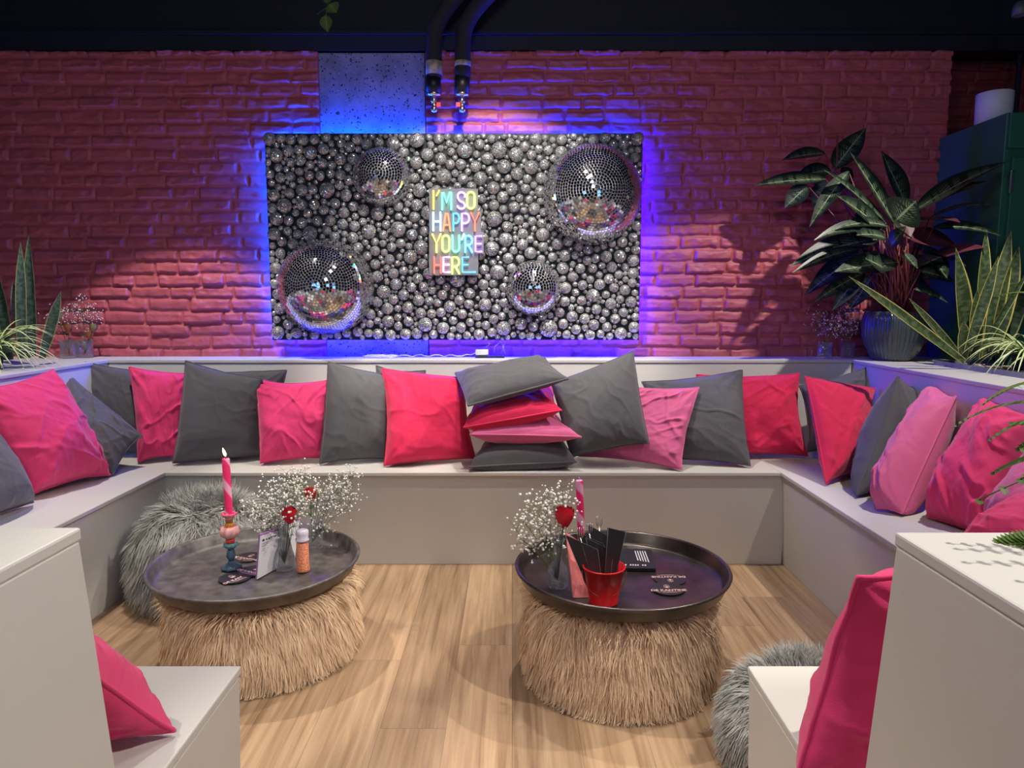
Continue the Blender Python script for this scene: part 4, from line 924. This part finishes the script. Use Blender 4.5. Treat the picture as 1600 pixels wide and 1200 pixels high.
# ------------------------------------------------------------ plants
def leaf_mat(name, dark, light, back=None, mode='stripe', rough=.38):
    m = mat(name, dark, rough, spec=.5); nt = m.node_tree; N = nt.nodes; L = nt.links; b = N['Principled BSDF']
    uvn = N.new('ShaderNodeUVMap'); uvn.uv_map = 'UVMap'; s = N.new('ShaderNodeSeparateXYZ'); L.new(uvn.outputs[0], s.inputs[0])
    d = math_(nt, 'ABSOLUTE', math_(nt, 'SUBTRACT', s.outputs[0], .5))
    if mode == 'margin':      # light margins
        cb = N.new('ShaderNodeCombineXYZ'); L.new(math_(nt, 'MULTIPLY', s.outputs[0], 2), cb.inputs[0]); L.new(math_(nt, 'MULTIPLY', s.outputs[1], 26), cb.inputs[1])
        n = N.new('ShaderNodeTexNoise'); n.inputs['Scale'].default_value = 1; n.inputs['Detail'].default_value = 3; L.new(cb.outputs[0], n.inputs[0])
        band = ramp(nt, n.outputs[0], [(.42, dark), (.58, tuple(v*2.2+.01 for v in dark))])
        f = math_(nt, 'GREATER_THAN', d, .43)
        mx = N.new('ShaderNodeMix'); mx.data_type = 'RGBA'; L.new(f, mx.inputs[0]); L.new(band, mx.inputs[6]); mx.inputs[7].default_value = (*light, 1); out = mx.outputs[2]
    elif mode == 'centre':    # light centre or edges along a thin blade
        out = ramp(nt, d, [(0, light), (.20, light), (.26, dark), (1, dark)])
    else:                     # feathered light pattern from the midrib
        w = math_(nt, 'SINE', math_(nt, 'SUBTRACT', math_(nt, 'MULTIPLY', s.outputs[1], 70), math_(nt, 'MULTIPLY', d, 55)))
        cb = N.new('ShaderNodeCombineXYZ'); L.new(math_(nt, 'MULTIPLY', s.outputs[1], 5), cb.inputs[1]); n = N.new('ShaderNodeTexNoise'); n.inputs['Scale'].default_value = 2; L.new(cb.outputs[0], n.inputs[0])
        k = math_(nt, 'MULTIPLY', math_(nt, 'ADD', math_(nt, 'MULTIPLY', w, .5), .35), math_(nt, 'SUBTRACT', 1, math_(nt, 'MULTIPLY', d, 2.6)))
        rib = math_(nt, 'LESS_THAN', d, .03)
        k = math_(nt, 'MAXIMUM', math_(nt, 'MULTIPLY', k, math_(nt, 'GREATER_THAN', n.outputs[0], .47)), rib)
        mx = N.new('ShaderNodeMix'); mx.data_type = 'RGBA'; mx.clamp_factor = True; L.new(k, mx.inputs[0]); mx.inputs[6].default_value = (*dark, 1); mx.inputs[7].default_value = (*light, 1); out = mx.outputs[2]
    if back:
        g = N.new('ShaderNodeNewGeometry'); m2 = N.new('ShaderNodeMix'); m2.data_type = 'RGBA'; L.new(g.outputs['Backfacing'], m2.inputs[0]); L.new(out, m2.inputs[6]); m2.inputs[7].default_value = (*back, 1); out = m2.outputs[2]
    L.new(out, b.inputs['Base Color']); return m
M_strom = leaf_mat('feathered_leaf', (.008, .018, .011), (.22, .28, .16), None, 'stripe')
M_purple = leaf_mat('wine_leaf', (.09, .022, .030), (.14, .035, .045), None, 'stripe')
M_snake = leaf_mat('snake_leaf', (.035, .055, .022), (.52, .46, .13), None, 'margin')
M_snakeL = leaf_mat('snake_leaf_dark', (.03, .052, .038), (.34, .32, .14), None, 'margin')
M_spider = leaf_mat('spider_leaf', (.16, .26, .05), (.74, .76, .46), None, 'centre')
M_fern = mat('fern_green', (.06, .11, .012), .5)
M_dry = mat('dried_leaf', (.12, .11, .03), .7)

# large pot with the feathered plant on the right corner
PC = Vector((1.93, 3.60, BZ))
def pot_mat():
    m = mat('ribbed_grey_glaze', (.05, .065, .075), .12, spec=.7); return m
t = thing('pot', PC, 'big ribbed blue grey bowl pot holding the large dark leaved plant', 'pot')
MB().lathe([(0, 0), (.085, 0), (.098, .012), (.128, .07), (.146, .13), (.146, .20), (.134, .245), (.128, .248), (.130, .24), (.138, .19), (.12, .08), (0, .06)], PC, 160, rib=.022, ribn=40).build('bowl', pot_mat(), t)
MB().lathe([(0, .21), (.132, .21), (.132, .19), (0, .19)], PC, 32).build('soil', M_soil, t)
pl = thing('potted_plant', PC+Vector((0, 0, .21)), 'large dark leaved plant with light feathered leaves and wine red stalks', 'plant')
PB = PC+Vector((0, 0, .215))
LV = [ # base px,py ; tip px,py ; width px ; depth base, tip ; purple? arch
 (1290, 280, 1179, 289, 27, 3.60, 3.66, 0, .02), (1289, 240, 1222, 250, 24, 3.62, 3.66, 0, .04), (1303, 264, 1353, 199, 24, 3.64, 3.68, 0, .0), (1262, 290, 1226, 324, 20, 3.58, 3.6, 0, .0),
 (1298, 268, 1243, 276, 22, 3.66, 3.70, 0, .05), (1299, 284, 1271, 325, 24, 3.7, 3.72, 0, .0), (1315, 262, 1330, 290, 20, 3.7, 3.7, 0, 0),
 (1326, 268, 1265, 352, 17, 3.5, 3.42, 0, .03), (1397, 348, 1327, 229, 28, 3.55, 3.5, 0, .0), (1416, 320, 1377, 232, 31, 3.62, 3.62, 0, .0), (1428, 330, 1577, 246, 30, 3.5, 3.42, 0, .03),
 (1440, 325, 1548, 280, 20, 3.55, 3.45, 0, .03), (1384, 348, 1286, 263, 17, 3.5, 3.42, 0, .03), (1382, 362, 1307, 303, 26, 3.45, 3.36, 0, .02), (1400, 344, 1432, 313, 38, 3.4, 3.34, 0, .0),
 (1452, 342, 1549, 316, 18, 3.5, 3.42, 0, .06), (1458, 356, 1564, 368, 18, 3.45, 3.36, 0, .07), (1388, 354, 1305, 357, 15, 3.4, 3.34, 0, .08), (1378, 356, 1272, 375, 16, 3.4, 3.32, 0, .08),
 (1372, 374, 1236, 410, 28, 3.58, 3.56, 0, .04), (1344, 388, 1238, 424, 14, 3.5, 3.44, 0, .04), (1356, 392, 1257, 462, 27, 3.62, 3.62, 0, .04), (1352, 425, 1272, 468, 16, 3.6, 3.6, 0, .02),
 (1350, 420, 1300, 482, 18, 3.62, 3.64, 0, 0), (1366, 428, 1326, 484, 18, 3.66, 3.7, 0, 0), (1402, 410, 1304, 424, 28, 3.4, 3.34, 0, .02), (1420, 372, 1496, 384, 30, 3.5, 3.46, 1, .05),
 (1440, 412, 1541, 386, 24, 3.55, 3.5, 1, .05), (1438, 424, 1493, 442, 15, 3.42, 3.36, 0, .06), (1428, 452, 1481, 472, 13, 3.42, 3.36, 0, .06), (1416, 368, 1396, 350, 26, 3.36, 3.3, 0, 0),
 (1392, 384, 1416, 352, 18, 3.36, 3.3, 0, 0), (1384, 372, 1338, 366, 20, 3.36, 3.3, 0, .05), (1430, 420, 1470, 398, 26, 3.62, 3.64, 0, .0), (1440, 436, 1505, 428, 26, 3.6, 3.62, 0, .04),
 (1428, 440, 1462, 468, 24, 3.6, 3.62, 0, .04), (1448, 395, 1510, 410, 22, 3.64, 3.66, 0, 0), (1430, 345, 1500, 345, 28, 3.6, 3.6, 1, .02), (1412, 395, 1434, 420, 12, 3.35, 3.3, 0, 0), (1380, 418, 1352, 402, 26, 3.34, 3.3, 0, 0),
 (1372, 330, 1330, 372, 26, 3.62, 3.66, 0, .04), (1404, 350, 1420, 372, 22, 3.5, 3.45, 1, .0), (1378, 400, 1330, 425, 24, 3.55, 3.6, 0, .04), (1440, 380, 1480, 430, 26, 3.66, 3.68, 0, 0)]
rs = random.Random(8); stalk = MB()
for k, (bx, by, tx, ty, w, y0, y1, pu, ar) in enumerate(LV):
    a = at(bx, by, 'y', y0); b = at(tx, ty, 'y', y1)
    if b.x > 2.16 and b.y > 3.27: b = at(tx, ty, 'y', 3.27)
    if a.x > 2.14 and a.y > 3.3: a = at(bx, by, 'y', 3.3)
    L = (b-a).length
    m = MB(); d = (b-a).normalized()
    nr = Vector((rs.uniform(-.25, .25), -.72, rs.uniform(.5, 1.0)))
    m.leaf(a, b, w*.00325*1.55, nr, ar, .22, 14, curl=rs.uniform(0, .05)); o = m.build('leaf', M_purple if pu else M_strom, pl)
    if pu: o['label'] = 'wine red leaf underside'
    r0 = PB+Vector((rs.uniform(-.06, .06), rs.uniform(-.05, .05), 0)); mid = r0.lerp(a, .6); mid.x = r0.x*.55+a.x*.45
    stalk.tube([r0, r0.lerp(mid, .5), mid, a], [.0045, .004, .0033, .0025], 6)
for k in range(26):
    r0 = PB+Vector((rs.uniform(-.075, .075), rs.uniform(-.06, .06), -.01)); e = at(1404+rs.uniform(-34, 34), 372+rs.uniform(-10, 20), 'y', 3.55+rs.uniform(-.1, .08)); stalk.tube([r0, r0.lerp(e, .5)+Vector((0, 0, .01)), e], .0055, 6)
for (tx, ty) in ((1307, 208), (1310, 212)): stalk.tube([at(1306, 300, 'y', 3.6), at(1308, 250, 'y', 3.62), at(tx, ty, 'y', 3.62)], .002, 5)
o = stalk.build('stalks', mat('wine_stalk', (.16, .035, .03), .45, cvar=.4, cscale=12, stretch=(20, 20, 1)), pl); o['label'] = 'dense wine red stalks'

def snake(blades, c, label, mt, cat='plant'):
    t = thing('snake_plant', c, label, cat, 'snake plants')
    for (bx, by, tx, ty, w, Y0, Y1, nr) in blades:
        a = at(bx, by, 'y', Y0); b = at(tx, ty, 'y', Y1); a.z = max(a.z, BZ+.005)
        m = MB(); m.leaf(a, b, w*.0026, nr, 0, .34, 16, prof='blade', twist=rs.uniform(-.5, .5)); m.build('leaf', mt, t)
    return t
snake([(1513, 558, 1493, 387, 34, 3.22, 3.2, (0, -1, .1)), (1528, 560, 1541, 358, 26, 3.26, 3.3, (.2, -1, .1)), (1540, 560, 1580, 360, 26, 3.24, 3.26, (-.2, -1, 0)), (1522, 562, 1527, 452, 24, 3.18, 3.16, (0, -1, 0)),
       (1504, 560, 1506, 502, 22, 3.16, 3.15, (0, -1, 0)), (1550, 550, 1592, 384, 32, 3.22, 3.24, (.1, -1, 0)), (1506, 566, 1326, 432, 20, 3.12, 3.10, (.1, -1, .5)), (1502, 558, 1420, 466, 13, 3.2, 3.2, (0, -1, .3)),
       (1532, 548, 1612, 412, 12, 3.12, 3.08, (0, -1, 0)), (1536, 555, 1556, 420, 26, 3.30, 3.32, (0, -1, 0)), (1512, 548, 1560, 400, 18, 3.12, 3.1, (-.5, -1, 0)), (1560, 560, 1620, 400, 28, 3.3, 3.3, (0, -1, 0))],
      (2.08, 3.2, BZ), 'tall snake plant with yellow edged blades in front of the green cabinet', M_snake)
snake([(34, 560, 32, 378, 17, 3.34, 3.36, (.5, -1, 0)), (52, 556, 45, 366, 24, 3.36, 3.38, (0, -1, 0)), (66, 560, 95, 455, 18, 3.34, 3.36, (.3, -1, 0)), (14, 562, -6, 420, 36, 3.3, 3.3, (0, -1, 0)), (44, 560, 20, 440, 22, 3.38, 3.4, (0, -1, 0)), (2, 560, -40, 400, 36, 3.3, 3.3, (0, -1, 0))],
      (-2.35, 3.35, BZ), 'snake plant standing by the glass vases in the left corner', M_snakeL)
def spider(c, n, L, label, seed, pxr):
    t = thing('spider_plant', c, label, 'plant', 'spider plants'); r = random.Random(seed); c = Vector(c)
    MB().lathe([(0, 0), (.05, 0), (.062, .07), (.066, .075), (.058, .07), (0, .06)], c, 24).build('pot', M_soil, t)
    m = MB(); o = c+Vector((0, 0, .06))
    for k in range(n):
        a = r.uniform(0, 2*PI); h = r.uniform(.25, 1.0); l = L*r.uniform(.6, 1.15)
        tip = o+Vector((math.cos(a)*l*math.sqrt(1-h*h*.5)*.9, math.sin(a)*l*.75, l*(h-.62)*.9))
        if tip.y > 3.82: tip.y = 3.82
        m.leaf(o+Vector((r.uniform(-.02, .02), r.uniform(-.02, .02), 0)), tip, r.uniform(.010, .016), (0, -.3, 1), r.uniform(.18, .32), .2, 14, prof='grass')
    q = m.build('foliage', M_spider, t); return t
spider((2.16, 2.96, BZ), 95, .34, 'striped spider plant spilling over the right bench top', 3, 0)
spider((-2.31, 3.12, BZ), 125, .33, 'striped spider plant on the left bench top beside the snake plant', 4, 0)
# trough with pebbles in the right top board
t = thing('planter_tray', (2.1, 3.1, BZ), 'low dark planter tray with soil and pebbles under the right hand plants', 'planter tray')
m = MB(); m.box(1.99, 2.235, 2.75, 3.33, BZ, BZ+.004); m.box(1.985, 1.99, 2.75, 3.33, BZ, BZ+.022); m.box(1.985, 2.235, 3.33, 3.335, BZ, BZ+.022); m.box(1.985, 2.235, 2.745, 2.75, BZ, BZ+.022); m.build('tray_box', mat('grey_tray', (.22, .22, .23), .4), t)
m = MB()
for _ in range(260): m.sphere((rs.uniform(2.0, 2.22), rs.uniform(2.77, 3.31), BZ+.008), rs.uniform(.004, .011), 6, 4, (1, 1, .6))
o = m.build('pebbles', mat('beige_pebble', (.4, .33, .25), .7, cvar=.4, cscale=60), t); o['kind'] = 'stuff'
# dried roses and sprays in the left corner tumblers, sprays in the right corner tumblers
for k, (px, py, lab) in enumerate(((109, 560, 'ribbed tumbler with dried flowers nearer the snake plant, left corner'), (133, 559, 'ribbed tumbler with dried flowers farther from the snake plant, left corner'))):
    c = at(px, py, 'z', BZ); c.z = BZ; vase_tumbler(c, lab, 'glass tumblers', .095, .039)
    T = [((96, 485), (108, 478), (118, 478), (70, 500), (88, 492)), ((128, 468), (150, 488), (130, 490), (122, 498), (140, 478), (158, 492))][k]
    blossoms(c+Vector((0, 0, .02)), [at(x, yy, 'y', c.y) for x, yy in T], ("dried baby's breath in the tumbler nearer the snake plant", "dried baby's breath in the tumbler farther from the snake plant")[k], 20+k, "baby's breath bunches", per=16, spread=.022, r=.0032)
    for j, (x, yy) in enumerate((((92, 495), (106, 512)), ((146, 512), (140, 524)))[k]):
        m_ = mat('withered_petal', ((.28, .20, .07), (.30, .10, .03))[j], .8); rose(at(x, yy, 'y', c.y-.02), c+Vector((0, 0, .02)), ('withered yellow green rose drooping over the left tumbler', 'withered rose standing low in the left tumbler', 'withered red brown rose in the right hand tumbler of the left corner', 'withered amber rose at the rim of the tumbler in the left corner')[k*2+j], .018, m_, 30+k*2+j, 'withered roses')
for k, (px, py) in enumerate(((1288, 559), (1324, 559))):
    c = at(px, py, 'y', 3.74); c.z = BZ; vase_tumbler(c, ('ribbed tumbler in the shaded right corner, farther from the big pot', 'ribbed tumbler in the shaded right corner, beside the big pot')[k], 'glass tumblers', .082, .034)
    T = [((1272, 498), (1284, 490), (1296, 500), (1300, 515)), ((1306, 500), (1320, 484), (1330, 482), (1342, 488), (1315, 510), (1336, 505))][k]
    blossoms(c+Vector((0, 0, .02)), [at(x, yy, 'y', c.y-.02) for x, yy in T], ("thin baby's breath bunch in the shaded right corner, farther from the pot", "fuller baby's breath bunch in the shaded right corner, touching the big pot")[k], 25+k, "baby's breath bunches", per=22, spread=.022, r=.003)
# fern reaching in from the right
fc = Vector((1.12, .78, BZ))
t = thing('fern', fc, 'feathery green fern reaching in over the front right bench end', 'plant')
MB().lathe([(0, 0), (.07, 0), (.09, .10), (.084, .10), (0, .09)], fc, 24).build('pot', M_soil, t)
FR = [((1700, 600), (1536, 632), .95, 1.15), ((1720, 640), (1494, 664), .95, 1.2), ((1700, 650), (1548, 686), .95, 1.1), ((1700, 700), (1552, 738), .95, 1.05), ((1680, 860), (1530, 862), .82, .86), ((1690, 880), (1556, 858), .82, .86), ((1680, 910), (1540, 880), .8, .82), ((1690, 950), (1572, 918), .78, .8), ((1690, 960), (1590, 945), .76, .78),
      ((1720, 520), (1562, 462), 1.2, 1.5), ((1700, 640), (1590, 700), .95, 1.0), ((1700, 700), (1580, 660), .95, 1.05)]
for k in range(24): FR.append(((fc.x, fc.y, BZ+.16), (rs.uniform(.56, .74), rs.uniform(.58, .90), rs.uniform(.95, 1.06)), None, None))
for k, (p0, p1, y0, y1) in enumerate(FR):
    big = y0 is None or y0 < .9
    if y0 is None: a, b = Vector(p0), Vector(p1)
    else: a = at(*p0, 'y', y0); b = at(*p1, 'y', y1)
    m = MB(); L = (b-a).length; n = 20; d = (b-a).normalized(); sd = d.cross(Vector((0, -.5, 1))).normalized()
    pts = [a.lerp(b, i/n)+Vector((0, 0, 1))*(.10*L*4*(i/n)*(1-i/n)) for i in range(n+1)]
    m.tube([fc+Vector((0, 0, .09))]+pts, .0011, 4)
    for i in range(2, n+1):
        l = (.034 if big else .021)*(1-(i/n)**2.2*.85)*min(1, i/4)
        for s in (-1, 1):
            q = pts[i]+sd*s*l+d*l*.35+Vector((0, 0, -.003)); m.leaf(pts[i], q, .010 if big else .0062, (0, -.4, 1), .0, .1, 4)
    m.build('frond', M_fern, t)
# hanging vine, top
p = at(512, -30, 'y', 3.1)
t = thing('hanging_vine', p, 'small sprig of green leaves hanging from the dark ceiling', 'plant')
p1 = at(512, 10, 'y', 3.1); p2 = at(508, 30, 'y', 3.1)
MB().tube([Vector((p.x, 3.1, 3.3)), p, p1, p2], .0015, 5).tube([p1, at(520, 8, 'y', 3.1)], .001, 4).tube([p1, at(496, 22, 'y', 3.1)], .001, 4).build('stem', M_stem, t)
for a, b, w in (((508, 24), (512, 50), 15), ((515, 6), (526, 20), 18), ((506, 2), (520, -8), 12)):
    MB().leaf(at(*a, 'y', 3.1), at(*b, 'y', 3.09), w*.0028*1.25, (0, -1, .2), 0, .1, 10).build('leaf', leaf_mat('vine_leaf', (.05, .09, .02), (.16, .22, .05), None, 'stripe'), t)

# ------------------------------------------------------------ green cabinet with the white pot on it
GX, GY, GZ = 2.25, 3.35, 2.07
t = thing('cabinet', (GX, GY, 0), 'tall dark green cabinet in the right corner behind the plants', 'cabinet')
MB().box(GX, 3.3, GY, 4.0, 0, GZ).build('carcass', M_green, t, bevel=.004)
MB().box(GX+.008, 3.29, GY-.018, GY, GZ-.16, GZ-.004).build('top_rail', M_green, t, bevel=.002)
for k in range(2):
    d = MB().box(GX+.03+k*.5, GX+.52+k*.5, GY-.02, GY, .1, GZ-.2).build('door', M_green, t, bevel=.003)
    MB().box(GX+.022+k*.5, GX+.034+k*.5, GY-.028, GY-.018, GZ-.36, GZ-.26).build('hinge', M_steel, d, bevel=.001)
c = Vector((at(1560, 160, 'y', 3.55).x, 3.58, GZ))
t = thing('white_pot', c, 'plain white cylindrical pot standing on top of the green cabinet', 'pot')
MB().lathe([(0, 0), (.070, 0), (.078, .006), (.080, .145), (.076, .148), (.072, .14), (.070, .02), (0, .02)], c, 48).build('pot_body', mat('white_glaze', (.72, .70, .70), .4), t)
